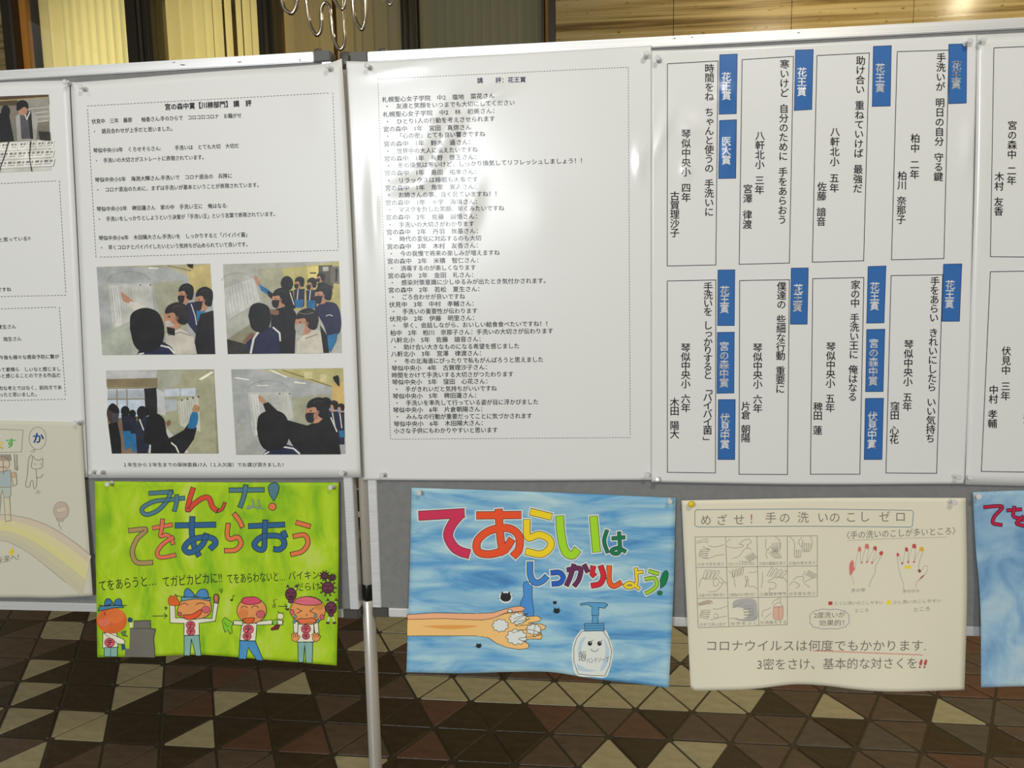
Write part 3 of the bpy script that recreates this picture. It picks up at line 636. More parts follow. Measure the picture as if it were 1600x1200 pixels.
def ph2(a):
    a.poly([(1050, 70), (1375, 30), (1385, 300), (1080, 300)], c(168, 158, 100)); a.poly([(1200, 58), (1262, 56), (1262, 180), (1205, 180)], c(196, 178, 104)); a.poly([(1262, 52), (1340, 50), (1345, 180), (1265, 180)], c(70, 64, 50))
    a.poly([(1328, 60), (1375, 55), (1378, 155), (1330, 150)], c(96, 90, 76)); a.ell(1362, 80, 7, 12, BK); a.line([(1362, 90), (1360, 140)], 9, BK); a.poly([(1215, 90), (1250, 90), (1250, 98), (1215, 98)], c(60, 52, 30))
    a.poly([(930, 70), (1060, 62), (1080, 200), (960, 260)], c(150, 148, 122)); a.poly([(1285, 60), (1318, 58), (1318, 82), (1287, 84)], c(160, 160, 150))
    a.poly([(740, 180), (905, 120), (942, 245), (765, 350)], c(176, 176, 170)); 
    for i in range(9): a.line([(752+i*17, 178-i*6), (772+i*17, 335-i*12)], 2.5, c(140, 140, 136))
    a.poly([(757, 460), (880, 380), (985, 300), (1000, 420), (990, 540), (762, 541)], c(132, 128, 104)); a.poly([(757, 458), (880, 490), (888, 539), (762, 541)], c(40, 38, 36)); a.arc(820, 145, 95, 52, 190, 350, 2, c(124, 124, 120))
    for x, y in ((1158, 150), (1226, 155)):
        a.poly([(x-32, y+35), (x+28, y+30), (x+25, y+130), (x-28, y+130)], c(24, 28, 56)); a.line([(x-8, y+35), (x-14, y+100)], 5, WH); a.poly([(x-28, y+90), (x+22, y+90), (x+18, y+135), (x-22, y+135)], BLU); head(a, x, y, 27, 32, -1, MSK)
    head(a, 1275, 120, 22, 26, -1, MSK); a.poly([(1255, 150), (1300, 145), (1300, 180), (1258, 185)], BK)
    a.poly([(1060, 200), (1120, 190), (1135, 290), (1080, 290)], BK); a.line([(1105, 200), (1128, 270)], 5, WH); a.ell(1088, 152, 34, 42, HB)
    a.poly([(905, 112), (918, 110), (940, 150), (928, 165)], SK, smooth=True); a.poly([(932, 155), (985, 185), (1020, 215), (1000, 225), (945, 190)], BLU); a.poly([(980, 190), (1030, 215), (1040, 270), (985, 220)], BK)
    a.poly([(1000, 300), (1110, 270), (1140, 320), (1130, 538), (1040, 538), (1000, 400)], BK); head(a, 1055, 235, 46, 52, -1, MSK); a.poly([(995, 292), (1040, 300), (1040, 325), (1005, 320)], SK2, smooth=True)
    a.poly([(1240, 290), (1290, 255), (1360, 265), (1386, 340), (1378, 420), (1320, 450), (1290, 380)], NAVY, smooth=True); a.poly([(1308, 440), (1368, 425), (1360, 470), (1328, 533), (1312, 500)], BLU); a.arc(1322, 335, 18, 10, 190, 350, 4, WH); head(a, 1292, 212, 46, 52, -1, MSK)
    a.poly([(1145, 470), (1190, 430), (1250, 395), (1290, 440), (1290, 535), (1142, 537)], c(184, 178, 162)); a.line([(1190, 455), (1260, 430)], 5, c(120, 114, 100)); a.poly([(1270, 380), (1310, 440), (1320, 534), (1290, 535)], HB); head(a, 1200, 365, 62, 68, -1, c(150, 146, 140), c(28, 24, 24)); a.line([(1150, 312), (1195, 322), (1235, 312)], 4, c(110, 104, 100))
    a.poly([(845, 470), (890, 425), (905, 440), (860, 478)], SK2, smooth=True); a.poly([(862, 480), (960, 395), (1040, 390), (1056, 440), (1046, 538), (888, 539)], NAVY); a.line([(945, 400), (905, 455), (888, 538)], 12, WH); a.line([(1010, 392), (1048, 425), (1052, 470)], 9, WH)
    a.poly([(875, 330), (890, 275), (935, 258), (985, 280), (998, 340), (985, 395), (945, 422), (895, 400)], HB, smooth=True)
def ph3(a):
    a.poly([(90, 632), (375, 630), (370, 690), (92, 680)], c(168, 168, 164)); a.poly([(92, 680), (375, 672), (372, 722), (95, 725)], c(120, 108, 78))
    a.poly([(96, 735), (302, 732), (306, 880), (100, 900)], c(176, 186, 196)); a.poly([(100, 740), (300, 738), (300, 782), (100, 786)], c(150, 156, 160))
    for x in (150, 205): a.line([(x, 735), (x+4, 890)], 6, c(120, 112, 90))
    a.line([(98, 790), (305, 788)], 7, c(120, 112, 90)); a.poly([(98, 900), (305, 880), (310, 1088), (123, 1090)], c(112, 92, 72)); a.poly([(300, 732), (372, 726), (372, 880), (312, 880)], c(22, 18, 18))
    a.poly([(375, 632), (686, 626), (700, 1088), (480, 1088), (372, 870)], c(148, 146, 118)); a.poly([(378, 640), (520, 632), (500, 700), (380, 770)], c(150, 150, 134)); a.poly([(600, 680), (672, 636), (685, 642), (618, 684)], c(216, 210, 190))
    a.poly([(410, 735), (585, 728), (585, 772), (415, 776)], c(172, 180, 188)); a.poly([(414, 792), (480, 790), (482, 850), (418, 862)], c(160, 166, 170)); a.line([(500, 732), (500, 774)], 5, c(140, 134, 110)); a.poly([(368, 730), (412, 752), (418, 880), (378, 870)], c(176, 178, 178))
    a.poly([(484, 800), (600, 772), (612, 970), (500, 935)], c(176, 176, 162))
    for i in range(7): a.line([(492+i*14, 802-i*3), (504+i*13, 925)], 2.6, c(140, 140, 130))
    for i in range(4): a.ell(510+i*30, 795-i*6, 5, 5, BK, n=8)
    a.poly([(420, 920), (440, 905), (448, 925), (430, 940)], SK2, smooth=True); a.poly([(425, 950), (465, 990), (550, 1085), (530, 1088), (420, 1000)], c(180, 178, 170))
    a.poly([(104, 930), (150, 900), (172, 1010), (175, 1089), (123, 1090)], BK); a.ell(128, 868, 34, 54, c(60, 46, 42)); a.poly([(104, 830), (128, 812), (160, 840), (158, 870), (108, 850)], HB, smooth=True); a.poly([(120, 870), (160, 868), (158, 915), (128, 920)], c(60, 60, 66))
    for x, y, h in ((196, 855, 1.0), (236, 870, .8), (290, 862, 1.25)):
        a.poly([(x-22*h, y+20*h), (x+26*h, y+20*h), (x+34*h, y+150), (x-6*h, y+150)], c(20, 24, 40)); a.poly([(x-14*h, y+110), (x+30*h, y+110), (x+32*h, y+200), (x-0*h, y+215)], BLU if h < 1.1 else c(24, 60, 96)); a.ell(x, y, 24*h, 28*h, HB)
    a.poly([(250, 920), (310, 880), (330, 1000), (320, 1088), (262, 1088)], c(24, 28, 44)); a.line([(275, 900), (298, 960)], 7, WH)
    a.poly([(330, 1088), (335, 1030), (430, 1010), (520, 960), (560, 900), (590, 950), (575, 1010), (520, 1088)], BK); a.poly([(540, 950), (560, 870), (590, 855), (598, 900), (580, 950)], BLU, smooth=True); a.poly([(568, 840), (580, 818), (604, 830), (600, 858), (572, 860)], c(160, 120, 84), smooth=True)
    a.line([(335, 1030), (332, 1088)], 8, WH); a.line([(440, 1022), (475, 1050), (492, 1086)], 8, WH)
    a.poly([(305, 960), (320, 890), (365, 868), (410, 900), (425, 980), (450, 1030), (400, 1050), (330, 1040), (300, 1020)], HB, smooth=True)
def ph4(a):
    a.poly([(940, 628), (1398, 618), (1405, 780), (1335, 720)], c(166, 158, 104)); a.poly([(1335, 700), (1400, 690), (1406, 820), (1340, 830)], c(184, 156, 92)); a.line([(1060, 628), (1335, 720)], 6, c(112, 100, 60))
    a.poly([(1180, 640), (1230, 640), (1228, 680), (1185, 675)], c(184, 176, 130)); a.poly([(1270, 650), (1310, 655), (1305, 695), (1272, 690)], c(182, 172, 126)); a.poly([(1340, 668), (1372, 660), (1378, 720), (1350, 690)], BK, smooth=True)
    a.poly([(1115, 780), (1330, 760), (1340, 900), (1140, 1000)], c(148, 147, 124))
    for p in ([(985, 628), (1010, 630), (1095, 668), (1080, 670)], [(800, 668), (880, 680), (880, 686), (800, 674)], [(1130, 692), (1195, 700), (1190, 706), (1130, 700)], [(925, 712), (985, 712), (985, 717), (925, 717)]): a.poly(p, c(216, 214, 204))
    board_bits(a, 872, 752, .98); a.poly([(808, 1096), (812, 900), (900, 980), (960, 1095)], c(150, 152, 144)); a.poly([(928, 775), (940, 768), (972, 800), (960, 812), (940, 805)], SK, smooth=True)
    for x, y, h in ((1385, 840, .8), (1345, 830, 1.0), (1300, 820, 1.2)):
        a.poly([(x-24*h, y+30*h), (x+24*h, y+26*h), (x+26*h, y+200), (x-20*h, y+200)], c(22, 26, 52)); a.line([(x-6*h, y+34*h), (x+8*h, y+110)], 6, WH); head(a, x, y, 26*h, 30*h, -1, c(120, 130, 140))
    a.poly([(1375, 965), (1405, 960), (1408, 1000), (1380, 1000)], BLU)
    a.poly([(955, 815), (985, 805), (1090, 905), (1200, 935), (1330, 880), (1370, 990), (1385, 1094), (1150, 1095), (1100, 1010), (1000, 930)], BK); a.line([(1330, 890), (1365, 970)], 7, WH)
    head(a, 1258, 855, 62, 66, -1, MSK); a.poly([(1235, 870), (1258, 868), (1256, 900), (1238, 900)], c(150, 104, 84), smooth=True)
    a.poly([(955, 1095), (985, 1060), (1090, 1040), (1150, 1060), (1168, 1095)], NAVY); a.line([(1065, 1052), (1125, 1062), (1160, 1092)], 9, WH); a.line([(962, 1094), (990, 1080)], 8, WH)
    a.poly([(922, 950), (935, 880), (1000, 850), (1070, 870), (1100, 940), (1090, 1030), (1040, 1070), (970, 1068), (935, 1020)], HB, smooth=True)
O1 = (140, 400)
photo(s1, O1, 3.53, [(38, 60), (665, 42), (694, 542), (70, 548)], c(150, 152, 150), ph1, 'photo of students pointing at sheets on a whiteboard, upper left')
photo(s1, O1, 3.53, [(735, 45), (1375, 28), (1392, 535), (762, 542)], c(156, 156, 146), ph2, 'photo of a crowd of students at a whiteboard, upper right')
photo(s1, O1, 3.53, [(90, 632), (686, 625), (712, 1090), (123, 1090)], c(130, 126, 104), ph3, 'photo of a student reaching up with classroom windows behind, lower left')
photo(s1, O1, 3.53, [(780, 625), (1398, 618), (1412, 1092), (808, 1097)], c(152, 154, 152), ph4, 'photo of a student in black stretching an arm to the board, lower right')

# --- far left poster
lines(s0, (0, 130), 2.264, [(-40, 562, 108, 555, '生だと思っている!?'), (-10, 737, 40, 735, 'ですね'), (-8, 869, 57, 867, '夏生さん'), (12, 912, 76, 910, '琉生さん'), (-3, 977, 210, 973, '今後も様々な感染予防に繋が'), (-12, 1020, 215, 1017, 'って素晴ら　しいなと感じまし'),
 (-12, 1042, 215, 1039, 'っと感じることのできる作品だ'), (-5, 1086, 218, 1082, '的な考えではなく、前向きであ'), (-3, 1108, 130, 1107, 'ったと思いました。')], 7.4, bold=.014)
a = Art(s0); a.dash([(-300, 302), (92.7, 282.4), (103, 461.3), (-300, 470)], .9, (.07, .07, .07)); a.build('dashed_border')
a = Art(s0); a.dash([(-300, 492), (92.7, 479.8), (102.5, 623.8), (-300, 632)], .9, (.07, .07, .07)); a.build('dashed_border')
def ph0(a):
    a.poly([(-140, 52), (172, 40), (175, 75), (-140, 85)], c(70, 56, 36)); a.poly([(60, 60), (172, 52), (176, 130), (90, 140)], c(132, 128, 118))
    for i in range(4): a.line([(90+i*4, 92+i*16), (172, 84+i*16)], 3, c(176, 172, 160))
    a.line([(0, 62), (172, 50)], 4, c(150, 130, 80)); a.poly([(-60, 120), (30, 100), (50, 205), (-60, 212)], BK); a.ell(20, 100, 16, 22, HB); a.poly([(-60, 130), (-6, 110), (4, 205), (-60, 212)], c(30, 28, 28))
    a.poly([(55, 118), (80, 96), (120, 98), (134, 130), (128, 200), (62, 204)], c(150, 148, 142)); a.poly([(70, 112), (84, 100), (112, 112), (112, 196), (76, 198)], c(72, 72, 74)); a.poly([(96, 98), (110, 98), (118, 196), (108, 198)], c(28, 26, 26)); a.line([(84, 100), (95, 128), (106, 100)], 4, WH)
    a.ell(80, 92, 17, 22, SK); a.poly([(57, 92), (62, 66), (84, 60), (99, 72), (99, 92), (86, 84), (64, 98)], HB, smooth=True)
    a.poly([(-140, 222), (140, 200), (172, 204), (180, 308), (-140, 322)], c(182, 180, 172))
    for j in range(3):
        for i in range(8):
            x = -60+i*32+j*(-6); y = 214+j*32-i*1.6; sc = 1+.25*j
            a.poly([(x, y+1), (x+28*sc, y), (x+24*sc, y+26), (x-6, y+28)], c(206, 204, 196)); a.poly([(x+5, y+5), (x+13*sc, y+4), (x+11*sc, y+12), (x+3, y+13)], c(110, 108, 104)); a.poly([(x+16*sc, y+4), (x+24*sc, y+4), (x+22*sc, y+12), (x+14*sc, y+12)], c(130, 128, 122)); a.poly([(x+3, y+17), (x+20*sc, y+16), (x+19*sc, y+19), (x+2, y+20)], c(140, 138, 134))
    a.line([(30, 206), (14, 262), (-6, 320)], 3, BK); a.line([(108, 204), (104, 260), (112, 312)], 3, BK); a.poly([(136, 170), (176, 172), (178, 204), (140, 200)], c(40, 36, 32))
photo(s0, (0, 130), 2.264, [(-140, 52), (172, 40), (180, 308), (-140, 322)], c(110, 104, 92), ph0, 'photo of two students over a table covered with sheets')

# --- long comment poster
a = Art(s2, (580, 90), 3.871); a.text('講　　評：花王賞', (640, 153), (935, 146), 37, (.02, .02, .08), .02); a.build('heading')
H = '宮の森中　'
lines(s2, (580, 90), 3.871, [
 (65, 268, 746, 243, '札幌聖心女子学院　中2　塩地　菜花さん'), (78, 309, 868, 285, '・　友達と笑顔をいつまでも大切にしてください'), (70, 358, 745, 334, '札幌聖心女子学院　中2　林　初美さん：'), (80, 402, 748, 382, '・　ひとり1人の行動を考えさせられます'),
 (72, 447, 605, 434, H+'1年　宮田　真弥さん'), (82, 489, 690, 474, '・　「心の密」とても良い響きですね'), (75, 536, 600, 524, H+'1年　鈴木　遥さん：'), (84, 580, 645, 569, '・　世界中の大人に伝えたいですね'), (77, 625, 635, 614, H+'1年　長野　啓王さん：'), (86, 668, 1275, 636, '・　冬の換気は寒いけど、しっかり換気してリフレッシュしましょう！！'),
 (80, 712, 635, 703, H+'1年　島田　祐季さん：'), (88, 757, 645, 749, '・　リラックスは睡眠も大事です'), (83, 803, 635, 793, H+'1年　角家　寛人さん：'), (90, 845, 758, 837, '・　お姉さんの事、良く見ていますね！！'), (85, 892, 640, 884, H+'1年　十字　海璃さん：'), (94, 934, 805, 923, '・　マスクを外した笑顔、早くみたいですね'),
 (88, 980, 640, 973, H+'2年　佐藤　誠悟さん：'), (97, 1025, 622, 1018, '・　手洗いの大切さがわかります'), (92, 1069, 645, 1061, H+'2年　丹羽　敦基さん：'), (100, 1111, 665, 1104, '・　時代の変化に対応するのも大切'), (95, 1157, 645, 1149, H+'2年　木村　友香さん：')], 9.3, bold=.014)
lines(s2, (580, 390), 3.871, [
 (104, 39, 778, 31, '・　今の我慢で将来の楽しみが増えますね'), (97, 84, 648, 77, H+'2年　米積　智仁さん：'), (107, 127, 632, 121, '・　消毒するのが楽しくなります'), (100, 172, 617, 165, H+'2年　金田　礼さん：'), (110, 214, 1055, 201, '・　感染対策意識に少しゆるみが出たとき気付かされます。'), (103, 259, 655, 251, H+'2年　若松　夏生さん：'), (114, 301, 568, 296, '・　ごろ合わせが良いですね'),
 (108, 347, 620, 339, '伏見中　3年　中村　孝輔さん：'), (118, 389, 642, 383, '・　手洗いの重要性が伝わります'), (111, 433, 622, 426, '伏見中　2年　伊藤　明里さん：'), (121, 474, 1065, 461, '・　早く、会話しながら、おいしい給食食べたいですね！！'), (115, 518, 1100, 505, '柏中　2年　柏川　奈那子さん：手洗いの大切さが伝わります'), (117, 562, 662, 554, '八軒北小　5年　佐藤　諳音さん：'), (126, 604, 895, 596, '・　助け合い大きなものになる希望を感じました'),
 (120, 646, 665, 639, '八軒北小　3年　宮澤　律渡さん：'), (130, 689, 1040, 678, '・　冬の北海道にぴったりで私もがんばろうと思えました'), (123, 732, 700, 724, '琴似中央小　4年　古賀理沙子さん：'), (123, 774, 860, 766, '時間をかけて手洗いする大切さがつたわります'), (126, 816, 703, 809, '琴似中央小　5年　窪田　心花さん：'), (137, 859, 760, 852, '・　手がきれいだと気持ちがいいですね'),
 (130, 901, 635, 894, '琴似中央小　5年　稗田蓮さん：'), (140, 942, 1010, 934, '・　手洗いを率先して行っている姿が目に浮かびました'), (132, 985, 673, 977, '琴似中央小　6年　片倉朝陽さん：'), (142, 1025, 972, 1019, '・　みんなの行動が重要だってことに気づかされます'), (136, 1069, 675, 1061, '琴似中央小　6年　木田陽大さん：'), (137, 1110, 765, 1104, '小さな子供にもわかりやすいと思います')], 9.3, bold=.014)
a = Art(s2); a.dash([(590.3, 123.6), (981.7, 105), (984.8, 683.7), (610.2, 686.3), (590.3, 123.6)], .85, (.07, .07, .07), 2.4, 2.0); a.build('dashed_border')

# --- poem posters
TAGB = c(40, 92, 152, .72)
def card(sheet, q, rows):
    a = Art(sheet); q = list(q)
    if len(q) == 4: a.line(q+[q[0]], 1.15, (.03, .03, .05))
    else: a.line(q, 1.15, (.03, .03, .05))
    f = a.build('poem_card')
    for name, t, p0, p1 in rows:
        b = Art(sheet, lift=.0004); b.vtext(t, p0, p1, 15.2, BLK, .014); b.build(name, parent=f)
P, S, N_ = 'poem_line', 'school_line', 'name_line'
card(s3, [(1042.9, 99.6), (1121.9, 95.2), (1118.5, 414), (1042.6, 415.6)], [(P, '時間をね　ちゃんと使うの　手洗いに', (1108.5, 106.9), (1107.9, 331)), (S, '琴似中央小　四年', (1072, 209), (1072, 308.2)), (N_, '古賀理沙子', (1054.3, 306), (1054.3, 363.6))])
card(s3, [(1159.6, 93.2), (1239.8, 88), (1233.4, 411), (1155, 413)], [(P, '寒いけど　自分のために　手をあらおう', (1226, 100.2), (1222.3, 343.2)), (S, '八軒北小　三年', (1187.6, 212), (1186.7, 296.5)), (N_, '宮澤　律渡', (1168.6, 295), (1167.7, 350.5))])
card(s3, [(1276.5, 86.8), (1358.3, 82.7), (1349.5, 407.5), (1269.3, 409.6)], [(P, '助け合い　重ねていけば　最強だ', (1344.9, 94.6), (1340.2, 294.3)), (S, '八軒北小　五年', (1304.8, 206), (1303.4, 293.6)), (N_, '佐藤　諳音', (1284.4, 291.5), (1283, 346))])
card(s3, [(1402, 80.6), (1482.8, 78.3), (1474.9, 404), (1393, 406)], [(P, '手洗いが　明日の自分　守る鍵', (1470.6, 90), (1466.2, 276)), (S, '柏中　二年', (1430.3, 216), (1428.9, 272.4)), (N_, '柏川　奈那子', (1409.9, 274.5), (1407.9, 343))])
card(s3, [(1042.6, 439), (1118.5, 437.5), (1117.9, 739), (1042.9, 738)], [(P, '手洗いを　しっかりすると　「バイバイ菌」', (1106.5, 448), (1105.5, 685)), (S, '琴似中央小　六年', (1071.4, 543.4), (1071.4, 637)), (N_, '木田　陽大', (1054, 628.5), (1054, 678.3))])
card(s3, [(1155.7, 438.4), (1233.4, 437), (1230.4, 741.4), (1154.8, 741)], [(P, '僕達の　些細な行動　重要に', (1221.4, 447.4), (1219, 607.6)), (S, '琴似中央小　六年', (1183.9, 543.4), (1183.9, 637.9)), (N_, '片倉　朝陽', (1165.6, 634.5), (1165, 684.3))])
card(s3, [(1270, 435.4), (1349.8, 433.6), (1343.5, 741), (1266.4, 741)], [(P, '家の中　手洗い王に　俺はなる', (1336.9, 445), (1332, 620)), (S, '琴似中央小　五年', (1298.4, 541.6), (1297, 637)), (N_, '稗田　蓮', (1278, 635.5), (1277.4, 672.3))])
card(s3, [(1392.4, 430.6), (1473, 429.4), (1463.5, 739.6), (1384.3, 739)], [(P, '手をあらい　きれいにしたら　いい気持ち', (1461, 439.6), (1453.6, 685)), (S, '琴似中央小　五年', (1420, 538), (1417.6, 635)), (N_, '窪田　心花', (1398.4, 634.6), (1396.9, 686.5))])
card(s4, [(1553, 74.8), (1640, 71), (1634, 402), (1547.5, 401)], [(S, '宮の森中　二年', (1581.9, 195.8), (1580.5, 281.8)), (N_, '木村　友香', (1561.5, 276), (1560.3, 329.9))])
card(s4, [(1547.5, 424.6), (1634, 423), (1622, 738), (1533.4, 736.6)], [(P, '洗', (1606, 655), (1606, 655)), (S, '伏見中　三年', (1572.5, 548.5), (1571, 618.4)), (N_, '中村　孝輔', (1552.7, 609), (1550.6, 661.7))])
for q, t, p0, p1 in [
 ([(1124.6, 85.6), (1152, 84.4), (1150.5, 177.5), (1123.7, 178.4)], '花王賞', (1135, 120), (1135, 149)), ([(1124.3, 188.3), (1150.8, 187), (1149.6, 278.4), (1122.8, 279)], '医大賞', (1134.8, 220.7), (1134.8, 249.8)),
 ([(1243, 78.3), (1270.7, 77.4), (1268.4, 171), (1241.2, 172.5)], '花王賞', (1253.2, 112.7), (1252.6, 142.8)), ([(1364.7, 72.4), (1392.7, 71.3), (1391, 165.5), (1363, 166.3)], '花王賞', (1375.2, 106.3), (1375, 136.9)), ([(1482.5, 69.2), (1510.5, 68.4), (1509.9, 161), (1482.5, 162)], '花王賞', (1494.5, 102.5), (1493.9, 131.6)),
 ([(1121.8, 421.9), (1148.2, 421.6), (1147.3, 508.6), (1121.2, 508.6)], '花王賞', (1132.3, 454), (1132, 482)), ([(1120.9, 519.4), (1147.3, 519), (1146.7, 614), (1120.3, 614.5)], '宮の森中賞', (1131.7, 541), (1131.4, 598)), ([(1122.4, 624.4), (1148.8, 624.4), (1148, 718), (1121.8, 718)], '伏見中賞', (1132.9, 652.9), (1132.6, 694)),
 ([(1236.4, 419), (1263, 418.6), (1261.2, 506.5), (1234.9, 506.5)], '花王賞', (1247.2, 451), (1246, 479.5)), ([(1356.4, 416.5), (1384.3, 415.6), (1381.3, 504.4), (1354.3, 505)], '花王賞', (1366.9, 448), (1366.3, 477.4)), ([(1354.3, 514.9), (1382.5, 514.3), (1379.8, 611.8), (1352.5, 612)], '宮の森中賞', (1365.4, 536.5), (1364, 595)),
 ([(1352.2, 622.6), (1380.4, 622.3), (1378, 718), (1350.4, 718)], '伏見中賞', (1363.6, 650.5), (1362, 693.4)), ([(1474.3, 412.9), (1502.8, 412.3), (1499.2, 502), (1471.6, 502)], '花王賞', (1484.8, 445), (1483.3, 474.4))]:
    a = Art(s3, lift=.0003)
    # a ladder of small quads so that the tag follows the creased paper
    n = 24
    for i in range(n):
        l0 = Vector(q[0]).lerp(Vector(q[3]), i/n); l1 = Vector(q[0]).lerp(Vector(q[3]), (i+1)/n); r0 = Vector(q[1]).lerp(Vector(q[2]), i/n); r1 = Vector(q[1]).lerp(Vector(q[2]), (i+1)/n)
        for j in range(6):
            a.add([l0.lerp(r0, j/6), l0.lerp(r0, (j+1)/6), l1.lerp(r1, (j+1)/6), l1.lerp(r1, j/6)], [(0, 1, 2, 3)], TAGB); a.n -= 1
    a.n += 1; a.line(q+[q[0]], 1.0, c(20, 50, 100)); f = a.build('award_tag', label='blue award tag with white lettering')
    a = Art(s3, lift=.0007); a.vtext(t, p0, p1, 15.4, (.88, .88, .88), .02); a.build('tag_lettering', parent=f)
# ---------------------------------------------------------------- children's drawings below
def drawing(left, base, seed, top, right, bottom, lft, m, label, curl=.012, wave=.006, wk=18, wp=0.0):
    return Sheet(left, base, warp([], seed=seed, wob=.0006, curl=curl, wave=wave, wk=wk, wp=wp)).build('drawing', top, right, bottom, lft, m, label, 'drawing', "children's hand-washing drawings")
INK = (.012, .022, .012); MP = M_paint
# green drawing
d1 = drawing(True, .0062, 1.3, [(148, 752), (330, 753.5), (529, 754)], [(529, 754), (529, 880), (526, 1040)], [(152, 1027), (230, 1026), (300, 1023), (345, 1025), (430, 1032), (526, 1040)], [(148, 752), (150, 890), (152, 1027)], M_green,
    'lime green painting with blue and red lettering and four smiling or crying children', wp=1.0)
O = (140, 740); K = 3.87; OF = (140, 740); KF = 7.5
def letter(sheet, o, k, strokes, w, col, name='painted_letter', **kw):
    a = Art(sheet, o, k); a.stroke(strokes, w, col, **kw); a.build(name, MP)
sb = c(72, 112, 122); sb2 = c(44, 88, 128); rd = c(196, 66, 46); sal = c(206, 104, 76); tan = c(156, 128, 84); og = c(206, 108, 62)
letter(d1, OF, KF, [[(692, 232), (980, 212)], [(955, 205), (905, 320), (800, 430), (680, 480), (618, 450), (630, 392), (760, 325), (930, 308), (1115, 285)], [(1020, 245), (1018, 340), (990, 443)]], 46, sb, ew=6, hw=0)
letter(d1, OF, KF, [[(1215, 165), (1175, 290), (1150, 425), (1230, 350), (1330, 285), (1400, 290), (1440, 390), (1500, 440)]], 55, rd, ew=6)
a = Art(d1, O, K); a.stroke([[(770, 228), (800, 215), (818, 175)]], 16, rd); a.build('painted_letter', MP)
letter(d1, O, K, [[(843, 100), (1056, 98)], [(945, 68), (932, 140), (908, 205)]], 26, sb)
letter(d1, O, K, [[(985, 155), (990, 195), (955, 212), (965, 198), (1010, 205), (1048, 214)], [(1020, 160), (1030, 200)]], 8, c(130, 150, 130), ew=2)
a = Art(d1, O, K); a.poly([(1115, 168), (1088, 125), (1080, 85), (1095, 60), (1125, 55), (1145, 75), (1140, 115)], sb, INK, 4, True); a.ell(1105, 200, 23, 22, og, INK, 4); a.build('painted_letter', MP)
letter(d1, OF, KF, [[(455, 670), (655, 655), (560, 760), (505, 880), (510, 980), (570, 1045), (740, 1042)]], 52, tan, ew=6)
letter(d1, OF, KF, [[(735, 640), (972, 598)], [(855, 530), (845, 640), (832, 730), (905, 720), (960, 770), (978, 832)], [(985, 742), (870, 815), (800, 900), (800, 965), (860, 982), (1012, 952)]], 44, sal, ew=6)
letter(d1, OF, KF, [[(1000, 608), (1480, 598)], [(1205, 503), (1198, 680), (1225, 850), (1285, 968)], [(1370, 700), (1335, 810), (1260, 890), (1160, 925), (1110, 870), (1180, 785), (1300, 750), (1430, 755), (1475, 815), (1410, 885)]], 62, sb2, ew=6)
letter(d1, O, K, [[(872, 240), (905, 285), (925, 325)], [(838, 300), (832, 372), (850, 396), (895, 385), (915, 425), (880, 462), (815, 466)]], 26, og)
letter(d1, O, K, [[(960, 318), (1180, 308)], [(1062, 280), (1058, 370), (1052, 455), (1010, 452), (998, 420), (1050, 380), (1150, 380), (1178, 425), (1150, 458), (1112, 456)], [(1168, 348), (1186, 388)]], 30, sb2)
letter(d1, O, K, [[(1248, 295), (1335, 320)], [(1230, 380), (1300, 372), (1320, 420), (1285, 470), (1215, 490)]], 26, og)
def hand_text(sheet, o, k, rows, col, bold=0.0, name='handwriting'):
    for t, p0, p1, em in rows:
        a = Art(sheet, o, k, lift=.0006); a.text(t, p0, p1, em, col, bold, 2); a.build(name, MP)
hand_text(d1, O, K, [('てをあらうと…', (55, 708), (400, 672), 74), ('てガピカピカに!!', (440, 683), (800, 655), 74), ('てをあらわないと…', (830, 662), (1182, 645), 68), ('バイキン', (1200, 640), (1388, 634), 58), ('だらけ', (1245, 708), (1392, 702), 56)], INK)
FACE = c(206, 136, 78); LT = c(120, 160, 150); WHT = c(206, 204, 180); PK = c(190, 88, 96)
def badge(a, x, y, r, t): a.ell(x, y, r, r*.9, PK, c(110, 30, 40), 4); a.char(t, x, y, r*1.5, c(90, 20, 30), .03)
def fig(name, fn, lab):
    a = Art(d1, O, K); a.shade = .05; fn(a); a.build(name, MP, label=lab)
